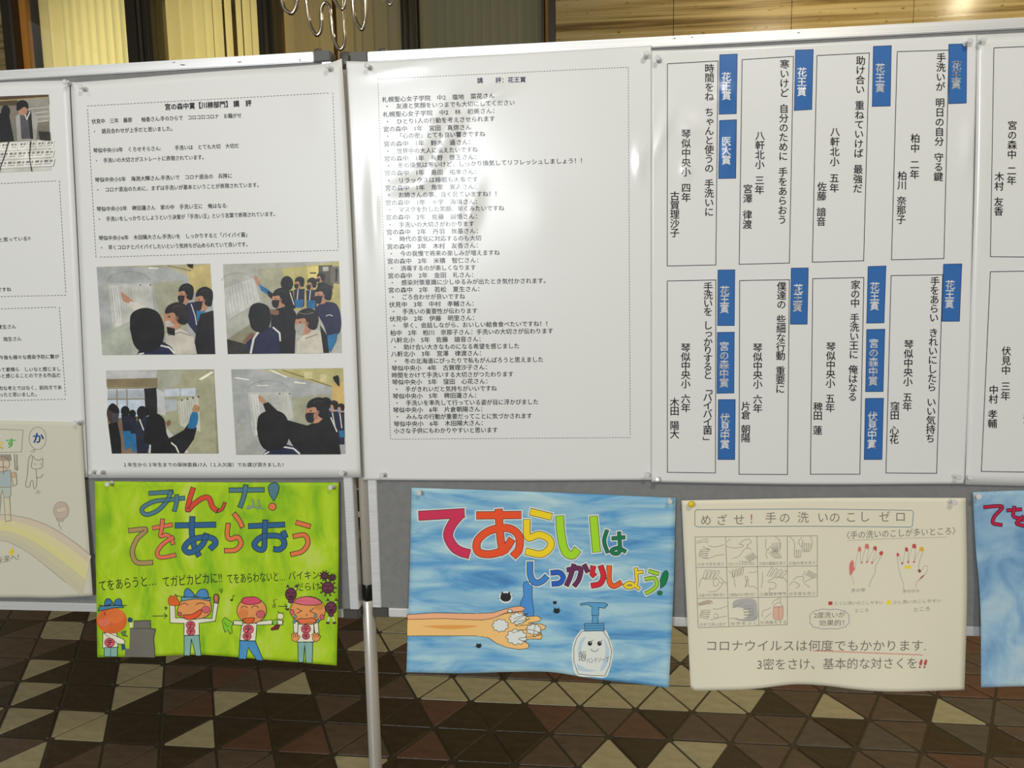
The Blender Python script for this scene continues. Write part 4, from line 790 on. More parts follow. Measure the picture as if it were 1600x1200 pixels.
def f1(a):
    a.poly([(265, 890), (368, 888), (370, 937), (400, 940), (388, 1000), (396, 1112), (212, 1108), (215, 1060), (240, 1058), (244, 935), (265, 932)], c(100, 98, 88)); a.line([(265, 890), (368, 888), (370, 937), (400, 940), (388, 1000), (396, 1112)], 4, INK); a.line([(244, 935), (370, 937)], 3, INK)
    a.poly([(230, 875), (245, 868), (262, 880), (256, 900), (232, 898)], c(34, 66, 90)); a.poly([(243, 900), (260, 902), (258, 930), (245, 930)], WHT); a.poly([(190, 1030), (210, 1028), (220, 1062), (195, 1070)], c(40, 70, 100))
    a.poly([(80, 960), (165, 965), (172, 1050), (78, 1054)], WHT, INK, 4); a.poly([(88, 1052), (168, 1050), (168, 1108), (88, 1106)], LT, INK, 4); a.line([(128, 1052), (126, 1106)], 3, INK)
    a.poly([(85, 965), (110, 962), (200, 1000), (215, 1015), (205, 1032), (170, 1028)], WHT, INK, 3); a.poly([(190, 960), (220, 950), (215, 975), (232, 985), (200, 980)], c(90, 120, 60), INK, 3); badge(a, 121, 1022, 30, 'テ')
    a.ell(133, 888, 92, 80, c(196, 92, 38)); a.ell(150, 860, 60, 45, c(204, 104, 48)); a.ell(88, 900, 34, 24, c(200, 104, 74)); a.line([(90, 840), (94, 858)], 5, INK)
    a.poly([(52, 832), (62, 806), (100, 798), (190, 796), (200, 812), (150, 812)], c(66, 120, 150), INK, 4, True); a.poly([(88, 800), (95, 765), (118, 757), (138, 785)], c(50, 104, 150), INK, 4, True); a.poly([(142, 790), (160, 762), (184, 758), (194, 782), (188, 800)], c(50, 104, 150), INK, 4, True); a.line([(55, 795), (90, 802), (150, 796), (226, 798)], 4, INK)
def f2(a):
    a.poly([(484, 795), (516, 795), (520, 872), (740, 876), (752, 780), (778, 782), (760, 892), (662, 905), (664, 978), (570, 978), (572, 906), (486, 902)], WHT, INK, 4)
    a.poly([(572, 980), (662, 978), (674, 1102), (642, 1102), (616, 1000), (606, 1102), (572, 1100)], LT, INK, 4); a.poly([(475, 760), (490, 738), (505, 745), (520, 730), (532, 760), (545, 790), (515, 800), (480, 790)], c(204, 92, 36), INK, 3, True)
    a.poly([(548, 780), (560, 765), (650, 755), (718, 765), (735, 800), (730, 840), (690, 872), (600, 882), (548, 862), (530, 830)], FACE, INK, 4, True); a.poly([(563, 855), (620, 850), (674, 820), (668, 855), (620, 882), (582, 880)], c(206, 78, 40), INK, 4, True)
    a.ell(703, 822, 24, 20, c(190, 88, 96), INK, 3); a.ell(543, 850, 14, 12, c(170, 90, 80), INK, 3); a.arc(572, 800, 22, 16, 190, 350, 4, INK); a.arc(672, 798, 28, 16, 190, 350, 4, INK)
    a.poly([(555, 772), (562, 745), (640, 742), (720, 752), (722, 768), (640, 758)], c(96, 144, 160), INK, 4, True); a.poly([(570, 748), (576, 705), (600, 696), (635, 742)], c(66, 120, 168), INK, 4, True); a.poly([(636, 742), (665, 704), (700, 700), (716, 722), (712, 756)], c(66, 120, 168), INK, 4, True); a.line([(522, 738), (560, 745), (700, 752), (738, 748)], 4, INK)
    a.poly([(752, 780), (750, 745), (764, 728), (782, 745), (776, 782)], c(150, 92, 62), INK, 5, True); a.line([(764, 735), (765, 765)], 5, FACE); badge(a, 610, 916, 27, 'テ'); badge(a, 612, 955, 25, 'テ')
    a.line([(380, 862), (466, 860)], 4, INK); a.line([(448, 845), (468, 860), (450, 876)], 4, INK); a.line([(455, 805), (470, 812), (460, 822), (455, 805)], 4, INK); a.ell(795, 705, 8, 8, None, INK, 3); a.line([(802, 708), (794, 725)], 3, INK); a.ell(858, 765, 8, 6, INK); a.line([(864, 762), (868, 735), (880, 740)], 3, INK)
def f3(a):
    a.poly([(920, 905), (1012, 905), (1004, 1012), (908, 1008)], WHT, INK, 4); a.poly([(870, 888), (925, 892), (925, 918), (870, 914)], WHT, INK, 4); a.poly([(1010, 895), (1104, 884), (1104, 912), (1010, 916)], WHT, INK, 4)
    a.poly([(908, 1010), (1002, 1012), (1050, 1130), (1010, 1128), (958, 1050), (946, 1122), (902, 1120)], c(66, 128, 172), INK, 4); a.ell(980, 828, 90, 78, FACE, INK, 4); a.ell(930, 845, 30, 30, c(196, 116, 60))
    a.poly([(915, 776), (930, 752), (980, 745), (1015, 752), (1036, 776), (1000, 790), (945, 790)], c(192, 66, 92), INK, 4, True); a.ell(1034, 850, 26, 22, PK, INK, 3); a.poly([(925, 878), (994, 872), (985, 900), (960, 908), (938, 900)], c(206, 88, 40), INK, 4, True); a.arc(935, 818, 20, 16, 190, 350, 4, INK); a.arc(1000, 816, 22, 16, 190, 350, 4, INK)
    badge(a, 960, 942, 31, 'テ'); badge(a, 952, 984, 25, 'キ'); a.poly([(800, 890), (818, 868), (832, 880), (850, 890), (868, 905), (858, 925), (862, 960), (850, 970), (835, 945), (820, 960), (808, 930)], c(120, 180, 40), INK, 3); a.line([(812, 900), (840, 930)], 4, c(40, 110, 20))
    a.ell(1154, 862, 20, 20, c(206, 204, 160), INK, 3); a.line([(1136, 832), (1150, 845), (1172, 842)], 4, INK); a.poly([(1112, 888), (1128, 878), (1140, 895), (1130, 915), (1108, 912)], c(120, 176, 60), INK, 3); a.poly([(1134, 885), (1170, 888), (1166, 915), (1138, 914)], WHT, INK, 4); a.poly([(1128, 915), (1152, 912), (1140, 942), (1100, 948), (1096, 938)], c(110, 30, 40), INK, 3); a.ell(1115, 802, 8, 7, None, INK, 3); a.line([(1120, 798), (1112, 765), (1132, 760)], 3, INK)
def f4(a):
    for p in ([(1230, 890), (1260, 890), (1262, 975), (1236, 985)], [(1356, 905), (1382, 890), (1388, 985), (1362, 975)]): a.poly(p, WHT, INK, 4)
    a.poly([(1262, 910), (1356, 910), (1356, 1018), (1254, 1018)], WHT, INK, 4); a.poly([(1258, 1020), (1350, 1020), (1346, 1143), (1306, 1142), (1302, 1030), (1292, 1142), (1262, 1140)], LT, INK, 4)
    for x, s_ in ((1245, 1), (1370, -1)):
        a.poly([(x-26, 970), (x-16, 966), (x-8, 958), (x-2, 970), (x+8, 962), (x+14, 976), (x+26, 982), (x+20, 1004), (x, 1018), (x-20, 1008)], FACE, INK, 3)
        for q in (-12, 0, 12): a.line([(x+q, 968), (x+q, 990)], 3, INK)
    a.ell(1320, 828, 106, 86, FACE, INK, 4); a.ell(1388, 800, 30, 26, c(184, 120, 56)); a.poly([(1228, 778), (1262, 752), (1320, 744), (1372, 756), (1404, 784), (1350, 796), (1280, 792)], c(198, 96, 110), INK, 4, True)
    a.line([(1252, 815), (1284, 830), (1252, 845)], 4, INK); a.line([(1358, 812), (1332, 832), (1362, 846)], 4, INK); a.line([(1313, 850), (1314, 862)], 5, INK); a.ell(1224, 838, 14, 15, PK, INK, 3); a.ell(1406, 868, 14, 16, PK, INK, 3)
    a.poly([(1250, 886), (1275, 876), (1310, 878), (1345, 872), (1368, 884), (1364, 900), (1320, 904), (1285, 912)], c(206, 104, 60), INK, 4, True)
    for x, y in ((1243, 862), (1238, 892), (1366, 858), (1380, 888)): a.poly([(x, y-14), (x+9, y+4), (x, y+14), (x-9, y+4)], c(96, 140, 150), INK, 3, True)
    badge(a, 1308, 940, 28, 'テ'); badge(a, 1308, 982, 22, 'キ')
    a.line([(1142, 802), (1192, 804)], 4, INK); a.line([(1178, 788), (1194, 804), (1180, 820)], 4, INK)
PU = c(96, 44, 66); DK = c(28, 8, 18)
def germ(x, y, r, body=0):
    def fn(a):
        for q in range(10):
            t = q*math.pi/5; a.line([(x+r*.8*math.cos(t), y+r*.8*math.sin(t)), (x+r*1.35*math.cos(t), y+r*1.35*math.sin(t))], 5, DK); a.ell(x+r*1.35*math.cos(t), y+r*1.35*math.sin(t), r*.16, r*.14, PU, DK, 2, n=8)
        a.ell(x, y, r, r*.95, PU, DK, 5); a.line([(x-r*.6, y-r*.4), (x-r*.1, y-r*.1)], 4, DK); a.line([(x+r*.6, y-r*.4), (x+r*.1, y-r*.1)], 4, DK); a.ell(x-r*.35, y, r*.16, r*.13, c(150, 96, 110), DK, 2, n=8); a.ell(x+r*.35, y, r*.16, r*.13, c(150, 96, 110), DK, 2, n=8); a.arc(x, y+r*.65, r*.35, r*.25, 190, 350, 4, DK)
    def fb(a):
        for dx in (-.45, .72): a.line([(x+dx*r, y-r*.8), (x+dx*r*1.3, y-r*1.35)], 4, WHT); a.poly([(x+dx*r*1.3-9, y-r*1.3), (x+dx*r*1.3, y-r*1.75), (x+dx*r*1.3+9, y-r*1.3)], PU, DK, 3)
        a.ell(x, y, r, r*1.15, PU, DK, 5); a.poly([(x-r*.5, y+r*.9), (x+r*.5, y+r*.9), (x+r*.4, y+r*1.6), (x-r*.4, y+r*1.6)], PU, DK, 4)
        for dx in (-.3, .3): a.line([(x+dx*r, y+r*1.6), (x+dx*r*(1+body), y+r*2.6)], 6, WHT); a.ell(x+dx*r*(1+body), y+r*2.75, r*.3, r*.18, PU, DK, 3, n=10)
        a.line([(x-r*.7, y-r*.4), (x-r*.2, y-r*.1)], 4, DK); a.line([(x+r*.7, y-r*.4), (x+r*.2, y-r*.1)], 4, DK); a.poly([(x-r*.4, y+r*.3), (x+r*.4, y+r*.3), (x+r*.3, y+r*.6), (x-r*.3, y+r*.6)], c(70, 30, 46), DK, 3)
    return fb if body else fn
fig('painted_child', f1, 'child in a blue cap at a grey wash basin'); fig('painted_child', f2, 'laughing child in a blue cap with both hands raised'); fig('painted_child', f3, 'laughing child with arms spread'); fig('painted_child', f4, 'crying child with open hands')
for x, y, r, b in ((1420, 618, 22, 0), (1468, 628, 17, 0), (1440, 690, 36, 0), (1217, 730, 33, 1), (1460, 812, 33, 1)): fig('painted_germ', germ(x, y, r, b), None)

# blue drawing
d2 = drawing(False, .0022, 2.2, [(643, 762), (850, 769), (1056, 778)], [(1056, 778), (1052, 930), (1045, 1075)], [(635, 1050.5), (720, 1052), (790, 1050), (860, 1050), (930, 1061), (985, 1067), (1045, 1075)], [(643, 762), (640, 900), (635, 1050.5)], M_blue,
    'blue watercolour of foamy hands and a smiling pump bottle under rainbow lettering', curl=.022, wave=.012, wp=.5)
O = (620, 750); K = 3.5556; HALO = c(200, 204, 196)
def L2(strokes, w, col, ew=3.4, hw=18): letter(d2, O, K, strokes, w*1.1, c(*col), halo=HALO, edge=(.02, .02, .03), ew=ew*1.25, hw=hw)
L2([[(122, 199), (375, 184)], [(352, 190), (305, 250), (285, 310), (315, 370), (355, 398), (404, 412)]], 44, (186, 44, 78))
L2([[(443, 197), (690, 194)], [(566, 162), (572, 280), (585, 380), (600, 412)], [(640, 328), (600, 385), (520, 412), (452, 398), (450, 335), (520, 280), (620, 268), (678, 310), (678, 385), (645, 425)]], 35, (212, 74, 36))
L2([[(742, 176), (860, 205)], [(722, 220), (728, 318), (790, 304), (848, 330), (852, 375), (800, 412), (716, 396)]], 32, (226, 190, 30))
L2([[(905, 200), (912, 300), (935, 395), (975, 418), (1005, 385)], [(1092, 202), (1110, 400)]], 38, (146, 196, 36))
L2([[(1168, 278), (1152, 340), (1172, 405)], [(1195, 325), (1268, 318)], [(1235, 288), (1238, 395), (1205, 408), (1195, 390), (1230, 378), (1272, 398)]], 15, (20, 110, 72))
L2([[(740, 455), (742, 530), (768, 570), (806, 562), (834, 535)]], 27, (58, 118, 180)); L2([[(856, 516), (905, 515), (925, 545), (905, 572), (862, 578)]], 22, (34, 84, 172))
L2([[(945, 500), (1018, 492), (1012, 550), (985, 590)], [(985, 468), (965, 535), (942, 588)], [(1040, 470), (1062, 512)]], 20, (92, 40, 78)); L2([[(1092, 478), (1085, 515), (1100, 535)], [(1132, 476), (1148, 530), (1130, 575), (1080, 588)]], 24, (190, 34, 48))
L2([[(1180, 476), (1180, 560), (1205, 590), (1248, 568)]], 22, (212, 84, 34)); L2([[(1328, 488), (1330, 575), (1290, 598), (1268, 585), (1300, 572), (1348, 606)], [(1330, 515), (1368, 510)]], 14, (222, 192, 40)); L2([[(1400, 506), (1455, 522)], [(1378, 552), (1430, 545), (1444, 582), (1420, 610), (1382, 630)]], 16, (142, 190, 40))
a = Art(d2, O, K); a.poly([(1466, 602), (1462, 560), (1482, 512), (1502, 505), (1508, 535), (1492, 580)], c(16, 112, 66), INK, 3, True); a.ell(1461, 628, 14, 12, c(16, 112, 66), INK, 3); a.build('painted_letter', MP)
LN = (.03, .03, .03)
a = Art(d2, O, K); a.poly([(705, 640), (705, 572), (748, 575), (752, 660), (760, 755), (718, 752), (686, 702)], c(66, 128, 188), LN, 3, True)
a.poly([(58, 748), (200, 738), (420, 742), (530, 738), (640, 706), (690, 700), (714, 712), (700, 728), (600, 740), (520, 776), (60, 800)], c(216, 158, 118), LN, 3)
a.poly([(58, 775), (250, 770), (470, 778), (530, 770), (600, 742), (700, 730), (716, 760), (780, 755), (802, 768), (792, 785), (730, 795), (800, 800), (828, 812), (822, 830), (796, 834), (808, 868), (800, 885), (740, 882), (705, 895), (735, 915), (730, 935), (680, 942), (610, 930), (555, 908), (508, 876), (440, 866), (56, 866)], c(222, 174, 108), LN, 3)
a.poly([(130, 812), (300, 806), (450, 812), (300, 830)], c(206, 144, 72), smooth=True)
for x, y, rx, ry in ((575, 808, 46, 36), (672, 770, 48, 34), (665, 872, 58, 44), (760, 830, 42, 30), (628, 728, 14, 10)):
    n = 9; pts = []
    for q in range(n*3):
        t = 2*math.pi*q/(n*3); s_ = 1 if q % 3 else .84; pts.append((x+rx*s_*math.cos(t), y+ry*s_*math.sin(t)))
    a.poly(pts, HALO, LN, 3, True)
for p in ([(650, 770), (730, 740), (650, 790), (740, 770), (660, 810), (760, 800)], [(640, 850), (730, 830), (800, 860), (680, 880), (720, 900)], [(770, 805), (760, 870), (800, 850)]): a.line(p, 2.6, LN, smooth=True)
a.build('painted_hands', MP)
for x, y, r in ((605, 652, 30), (888, 728, 18), (878, 682, 11), (455, 922, 15)):
    a = Art(d2, O, K); a.ell(x, y, r*1.25, r*1.1, HALO) if r > 20 else None; a.ell(x, y, r, r*.8, BLK)
    for s_ in (-1, 1): a.poly([(x+s_*r*.2, y-r*.5), (x+s_*r*.7, y-r*1.15), (x+s_*r*.95, y-r*.2)], BLK)
    if r > 12: a.line([(x-r*1.5, y+r*.3), (x+r*1.5, y-r*.3)], 2, BLK)
    a.build('painted_germ', MP)
a = Art(d2, O, K); BO = [(1030, 840), (1145, 838), (1176, 885), (1194, 950), (1182, 1030), (1155, 1088), (1085, 1086), (1008, 1078), (984, 1010), (984, 930), (1000, 880)]
a.poly([(1100+(x-1100)*1.08, 960+(y-960)*1.06) for x, y in BO], HALO, smooth=True); a.poly(BO, HALO, LN, 3); CB = c(80, 142, 182)
a.poly([(1005, 940), (1020, 890), (1050, 870), (1030, 920), (1012, 1000)], c(168, 186, 196), smooth=True); a.poly([(1150, 870), (1180, 950), (1165, 1030), (1130, 1060), (1160, 960)], c(168, 186, 196), smooth=True); a.poly([(1000, 1020), (1060, 1050), (1110, 1058), (1060, 1066), (1010, 1056)], c(168, 186, 196), smooth=True)
a.poly([(1043, 797), (1152, 797), (1152, 838), (1043, 838)], CB, LN, 3); a.line([(1043, 810), (1152, 810)], 2.5, LN); a.line([(1043, 824), (1152, 824)], 2.5, LN); a.poly([(1086, 750), (1118, 750), (1118, 797), (1086, 797)], CB, LN, 3)
a.poly([(1018, 688), (1060, 680), (1155, 682), (1172, 692), (1156, 713), (1122, 708), (1122, 752), (1084, 752), (1084, 706), (1058, 692), (1022, 696)], CB, LN, 3)
for x in (1073, 1126): a.ell(x, 908, 12, 13, BLK); a.ell(x+3, 903, 3, 3, HALO, n=8); a.line([(x+8, 898), (x+16, 888)], 3, LN)
a.arc(1099, 935, 20, 18, 10, 170, 3, LN); a.build('painted_bottle', MP)
hand_text(d2, O, K, [('あわ', (1012, 966), (1050, 962), 17), ('泡', (1008, 1004), (1052, 1000), 46), ('ハンドソープ', (1054, 1016), (1178, 1010), 34)], LN)

# pencil drawing
d3 = drawing(False, .0022, 3.1, [(1065, 782), (1290, 778), (1509, 778)], [(1509, 778), (1511, 930), (1507, 1078)], [(1079, 1074), (1084, 1079), (1120, 1078.5), (1180, 1076), (1240, 1069), (1290, 1071), (1340, 1077), (1400, 1080), (1507, 1077)], [(1065, 782), (1072, 930), (1079, 1074)], M_art,
    'cream pencil drawing of hand-washing steps in a grid and two hands', curl=.010, wave=.010, wk=22, wp=2.0)
O = (1060, 760); K = 3.478; PC = (.23, .21, .165); PD = (.29, .27, .21); R1 = c(176, 74, 70); R2 = c(196, 110, 100)
a = Art(d3, O, K); a.line([(100, 127), (700, 122), (1268, 130), (1277, 140), (1272, 215), (1262, 221), (700, 216), (105, 220), (90, 212), (90, 135), (100, 127)], 3.2, c(70, 110, 122)); a.build('title_box', MP)
def chars(sheet, o, k, seq, em, col, name='handwriting', bold=0.0):
    a = Art(sheet, o, k)
    for ch, x, y in seq: a.char(ch, x, y, em, col if ch not in '！' else R1, bold); a.n -= 1
    a.n += 1; a.build(name, MP)
chars(d3, O, K, [('め', 150, 182), ('ざ', 235, 182), ('せ', 330, 180), ('！', 397, 176), ('手', 502, 170), ('の', 578, 170), ('洗', 678, 168), ('い', 785, 168), ('の', 850, 168), ('こ', 938, 166), ('し', 1012, 164), ('ゼ', 1120, 164), ('ロ', 1207, 164)], 64, PC)
hand_text(d3, O, K, [('〈手の洗いのこしが多いところ〉', (890, 284), (1505, 258), 46)], PC)
a = Art(d3, O, K); a.line([(920, 294), (1180, 283), (1460, 276)], 1.6, PD); a.build('underline', MP)
a = Art(d3, O, K); GX = [(90, 108), (257, 274), (427, 437), (592, 592), (755, 755)]; GY = [(275, 268), (441, 432), (609, 598), (768, 745)]
def gp(i, j):
    t = j/3; y = GY[j][0]+(GY[j][1]-GY[j][0])*i/4; return (GX[i][0]+(GX[i][1]-GX[i][0])*t, y)
for j in range(4): a.line([gp(i, j) for i in range(4 if j == 3 else 5)], 2.6, PC)
for i in range(5): a.line([gp(i, j) for j in range(3 if i == 4 else 4)], 2.6, PC)
a.build('grid_lines', MP)
OG = (1080, 820); KG = 6.667
def sketch(name, lines_, w=4.5, fills=(), label=None):
    a = Art(d3, OG, KG)
    for p, cc in fills: a.poly(p, cc, smooth=True)
    for p in lines_: a.line(p, w, PD, smooth=True)
    a.build(name, MP)
def fingers(x, y, L, n, sp, ang, w):
    out = []
    for i in range(n):
        c_, s_ = math.cos(ang+i*.07), math.sin(ang+i*.07); bx, by = x+i*sp[0], y+i*sp[1]; nx, ny = -s_*w/2, c_*w/2
        out.append([(bx+nx, by+ny), (bx+c_*L+nx, by+s_*L+ny), (bx+c_*(L+w*.5), by+s_*(L+w*.5)), (bx+c_*L-nx, by+s_*L-ny), (bx-nx, by-ny)])
    return out
sketch('pencil_sketch', [[(50, 180), (120, 155), (165, 150), (175, 190)], [(55, 195), (130, 175), (155, 178), (158, 190)], [(345, 205), (260, 230), (215, 225), (180, 218)], [(345, 310), (260, 320), (180, 350), (120, 345)], [(120, 225), (160, 250), (195, 262), (170, 240)]]+fingers(185, 262, 80, 4, (-4, 24), math.pi*.98, 20))
sketch('pencil_sketch', [[(370, 180), (410, 140)], [(370, 225), (430, 240), (520, 235), (545, 215), (495, 200)], [(500, 205), (540, 165), (600, 150), (625, 180), (580, 215)], [(585, 215), (585, 245)], [(430, 350), (500, 325), (550, 260), (600, 240), (625, 262)], [(500, 380), (600, 385), (650, 350)]]+fingers(560, 345, 90, 3, (14, 14), -.5, 16))
sketch('pencil_sketch', [[(780, 140), (775, 230), (800, 265), (820, 230), (860, 260)], [(870, 118), (925, 170), (930, 260)], [(790, 260), (780, 320), (800, 350)]]+fingers(850, 190, 80, 4, (22, -2), 1.5, 20)+fingers(815, 280, 80, 4, (24, -4), .8, 16))
sketch('pencil_sketch', [[(1025, 120), (1075, 180), (1075, 280)], [(1150, 130), (1120, 180), (1150, 230), (1165, 150)], [(1240, 120), (1262, 180), (1250, 250)]]+fingers(1085, 260, 70, 3, (24, 0), 1.5, 20)+fingers(1165, 190, 80, 4, (24, 0), 1.5, 20))
sketch('pencil_sketch', [[(80, 650), (110, 560), (170, 570)], [(230, 600), (245, 560), (285, 570), (280, 625), (240, 640), (230, 600)], [(180, 700), (260, 690), (310, 640), (335, 600), (300, 610)], [(290, 540), (375, 620)]]+fingers(130, 570, 90, 4, (36, 0), -1.3, 24))
sketch('pencil_sketch', [[(395, 480), (440, 540), (460, 650)], [(560, 530), (575, 600), (570, 650)], [(600, 490), (640, 500), (685, 485)], [(590, 560), (600, 640), (650, 640), (685, 670)], [(570, 540), (590, 550), (560, 650)]]+fingers(440, 550, 70, 4, (28, -8), -1.6, 18))
sketch('pencil_sketch', [[(740, 490), (745, 560), (730, 650)], [(795, 590), (830, 570), (900, 545), (970, 560), (1000, 600)], [(800, 600), (860, 600), (885, 635), (850, 670), (810, 660)], [(815, 660), (830, 710), (985, 710)]]+fingers(800, 540, 90, 4, (42, 6), -1.1, 24))
sketch('pencil_sketch', [[(1060, 575), (1110, 540), (1170, 545), (1165, 590)], [(1070, 590), (1130, 630), (1090, 660)], [(1160, 540), (1185, 480)], [(1175, 600), (1250, 560), (1310, 545)], [(1175, 610), (1235, 650)], [(1020, 630), (1060, 590)]]+fingers(1195, 525, 52, 4, (20, 10), -.9, 14))
sketch('pencil_sketch', [[(72, 820), (160, 790), (215, 795), (215, 830)], [(80, 840), (170, 815), (195, 830)], [(380, 845), (270, 880), (225, 870)], [(375, 950), (300, 965), (200, 990)], [(235, 940), (260, 925), (283, 950), (260, 975), (235, 955)]]+fingers(200, 900, 80, 4, (-6, 24), math.pi, 20), fills=[([(72, 822), (160, 790), (212, 800), (190, 822), (80, 842)], c(176, 158, 136))])
sketch('pencil_sketch', [[(400, 975), (470, 975), (540, 1000), (640, 990), (690, 950)], [(430, 860), (480, 840), (540, 810)]]+fingers(540, 870, 90, 4, (4, 28), -.2, 24), fills=[([(430, 870), (440, 800), (520, 772), (660, 778), (690, 880), (680, 990), (560, 1000), (440, 985), (560, 975), (600, 900), (500, 860)], c(160, 158, 156))])
sketch('pencil_sketch', [[(860, 850), (855, 970), (915, 990), (955, 970), (955, 850), (925, 815), (890, 815), (860, 850), (910, 858), (955, 850)], [(910, 858), (915, 988)], [(840, 830), (860, 790), (900, 780), (900, 765), (930, 765), (925, 815)], [(740, 960), (745, 900), (800, 880), (830, 860)], [(760, 980), (830, 920)]], fills=[([(862, 852), (857, 968), (915, 988), (953, 968), (953, 852)], c(204, 160, 140))])
cap = ['①水で手を洗う', '②せっけんを手に取る', '③指の腹面を洗う', '④指の背を洗う', '⑤指の付け根を洗う', '⑥親指の付け根を洗う', '⑦親指を洗う', '⑧手首を洗う', '⑨水で洗い流す', '⑩手をふく', '⑪消毒をする']
for q, t in enumerate(cap):
    i, j = q % 4, q//4; x0, y0 = gp(i, min(j+1, 3)); a = Art(d3, O, K); a.text(t, (x0+6, y0-9), (x0+150, y0-12), 20, PD); a.build('handwriting', MP)
OH = (1290, 810); KH = 7.273
a = Art(d3, OH, KH)
for p, w in (([(335, 570), (355, 440), (370, 375)], 3), ([(395, 375), (400, 490), (415, 500), (425, 440), (448, 345)], 3), ([(488, 345), (470, 490), (480, 480), (545, 350)], 3), ([(580, 370), (525, 500), (545, 490), (610, 415)], 3), ([(635, 425), (570, 540), (560, 620), (510, 720), (495, 780)], 4.5), ([(300, 660), (318, 720), (325, 750)], 3),
             ([(812, 430), (830, 560), (860, 680), (885, 740), (885, 810)], 3.5), ([(840, 430), (870, 515), (885, 480), (900, 375)], 3), ([(938, 375), (938, 500), (950, 440), (982, 340)], 3), ([(1025, 340), (1008, 500), (1020, 450), (1065, 365)], 3), ([(1108, 375), (1070, 480), (1060, 580), (1080, 605)], 4), ([(1090, 590), (1120, 545), (1155, 542), (1160, 580), (1120, 650), (1045, 715), (1020, 790)], 3.5)): a.line(p, w, PD, smooth=True)
for p, cc in (([(366, 375), (372, 330), (392, 320), (404, 345), (400, 375)], R2), ([(446, 342), (450, 298), (472, 288), (492, 305), (490, 345)], R2), ([(538, 345), (550, 318), (572, 314), (582, 340), (574, 370)], R1), ([(606, 400), (620, 376), (644, 372), (654, 392), (636, 424)], R1), ([(392, 490), (410, 514), (424, 490), (408, 500)], R1), ([(455, 485), (470, 508), (488, 482), (470, 492)], R1), ([(515, 490), (526, 518), (545, 496), (530, 500)], R1), ([(300, 468), (322, 500), (320, 545), (334, 575), (310, 610), (284, 650), (270, 600), (272, 520)], R2),
              ([(806, 430), (810, 396), (826, 394), (838, 425)], R1), ([(902, 370), (904, 336), (922, 328), (938, 350), (936, 376)], R1), ([(984, 335), (988, 298), (1008, 288), (1028, 305), (1024, 340)], R1), ([(1064, 365), (1076, 330), (1098, 322), (1116, 342), (1108, 376)], c(206, 158, 50)), ([(856, 505), (870, 525), (886, 500)], R1), ([(926, 490), (938, 512), (952, 490)], R1), ([(990, 488), (1004, 508), (1018, 488)], R1), ([(1046, 590), (1066, 578), (1088, 600), (1066, 618)], c(140, 60, 60)), ([(1062, 704), (1085, 665), (1118, 642), (1112, 662)], c(140, 80, 70)), ([(896, 545), (930, 534), (970, 542), (966, 566), (910, 572)], c(216, 196, 60))): a.poly(p, cc, smooth=True)
a.build('hand_diagram', MP)
a = Art(d3, OH, KH); a.poly([(32, 944), (78, 944), (78, 984), (32, 984)], c(176, 60, 66)); a.poly([(696, 930), (742, 932), (738, 980), (694, 976)], c(222, 200, 50)); a.build('colour_key', MP)
hand_text(d3, OH, KH, [('手の甲', (288, 838), (446, 832), 48), ('手のひら', (872, 845), (1062, 838), 44), ('とくに洗いのこしやすい', (96, 982), (652, 972), 44), ('ところ', (330, 1066), (486, 1060), 46), ('少し洗いのこしやすい', (760, 970), (1312, 950), 44), ('ところ', (992, 1058), (1184, 1042), 54)], PD)
hand_text(d3, O, K, [('2度洗いが', (735, 714), (905, 710), 36), ('効果的！', (762, 756), (900, 754), 36), ('コロナウイルスは何度でもかかります.', (145, 890), (1345, 890), 66), ('3密をさけ、基本的な対さくを', (425, 992), (1296, 985), 66)], PC)
a = Art(d3, O, K); pts = []
for q in range(73):
    t = 2*math.pi*q/72; s_ = 1+.05*abs(math.sin(q*math.pi/6)); pts.append((821+104*s_*math.copysign(abs(math.cos(t))**.7, math.cos(t)), 721+52*s_*math.copysign(abs(math.sin(t))**.7, math.sin(t))))
a.line(pts, 2.6, c(120, 108, 130)); a.build('cloud_outline', MP)
a = Art(d3, O, K); a.line([(730+i*10, 892+i*.4+(3 if i % 2 else -3)) for i in range(61)], 3.4, c(190, 96, 76), smooth=True); a.build('underline', MP)
a = Art(d3, O, K)
for x in (1318, 1343): a.poly([(x-6, 985-12), (x-8, 960), (x, 942), (x+8, 946), (x+4, 968)], R1, PC, 2, True); a.ell(x-6, 982, 5, 5, R1, PC, 2, n=8)
a.build('exclamation_marks', MP)

# pale blue drawing at the right edge
d4 = drawing(False, .0022, 4.4, [(1520, 769), (1640, 766), (1950, 770)], [(1950, 770), (1955, 1085)], [(1533, 1074), (1640, 1073), (1955, 1085)], [(1520, 769), (1524, 850), (1532, 950), (1533, 1074)], M_sky,
    'pale blue watercolour with dark red lettering, cut off by the right edge', curl=.03, wave=.004, wp=2.5)
O = (1480, 740); K = 3.333
for st in ([[(190, 175), (285, 172), (245, 225), (240, 258), (286, 268)]], [[(310, 192), (388, 186)], [(350, 170), (345, 222), (385, 235), (388, 250)], [(398, 222), (362, 258), (405, 274)]]): letter(d4, O, K, st, 15, c(176, 24, 62), edge=(.05, .01, .02), ew=3.4)
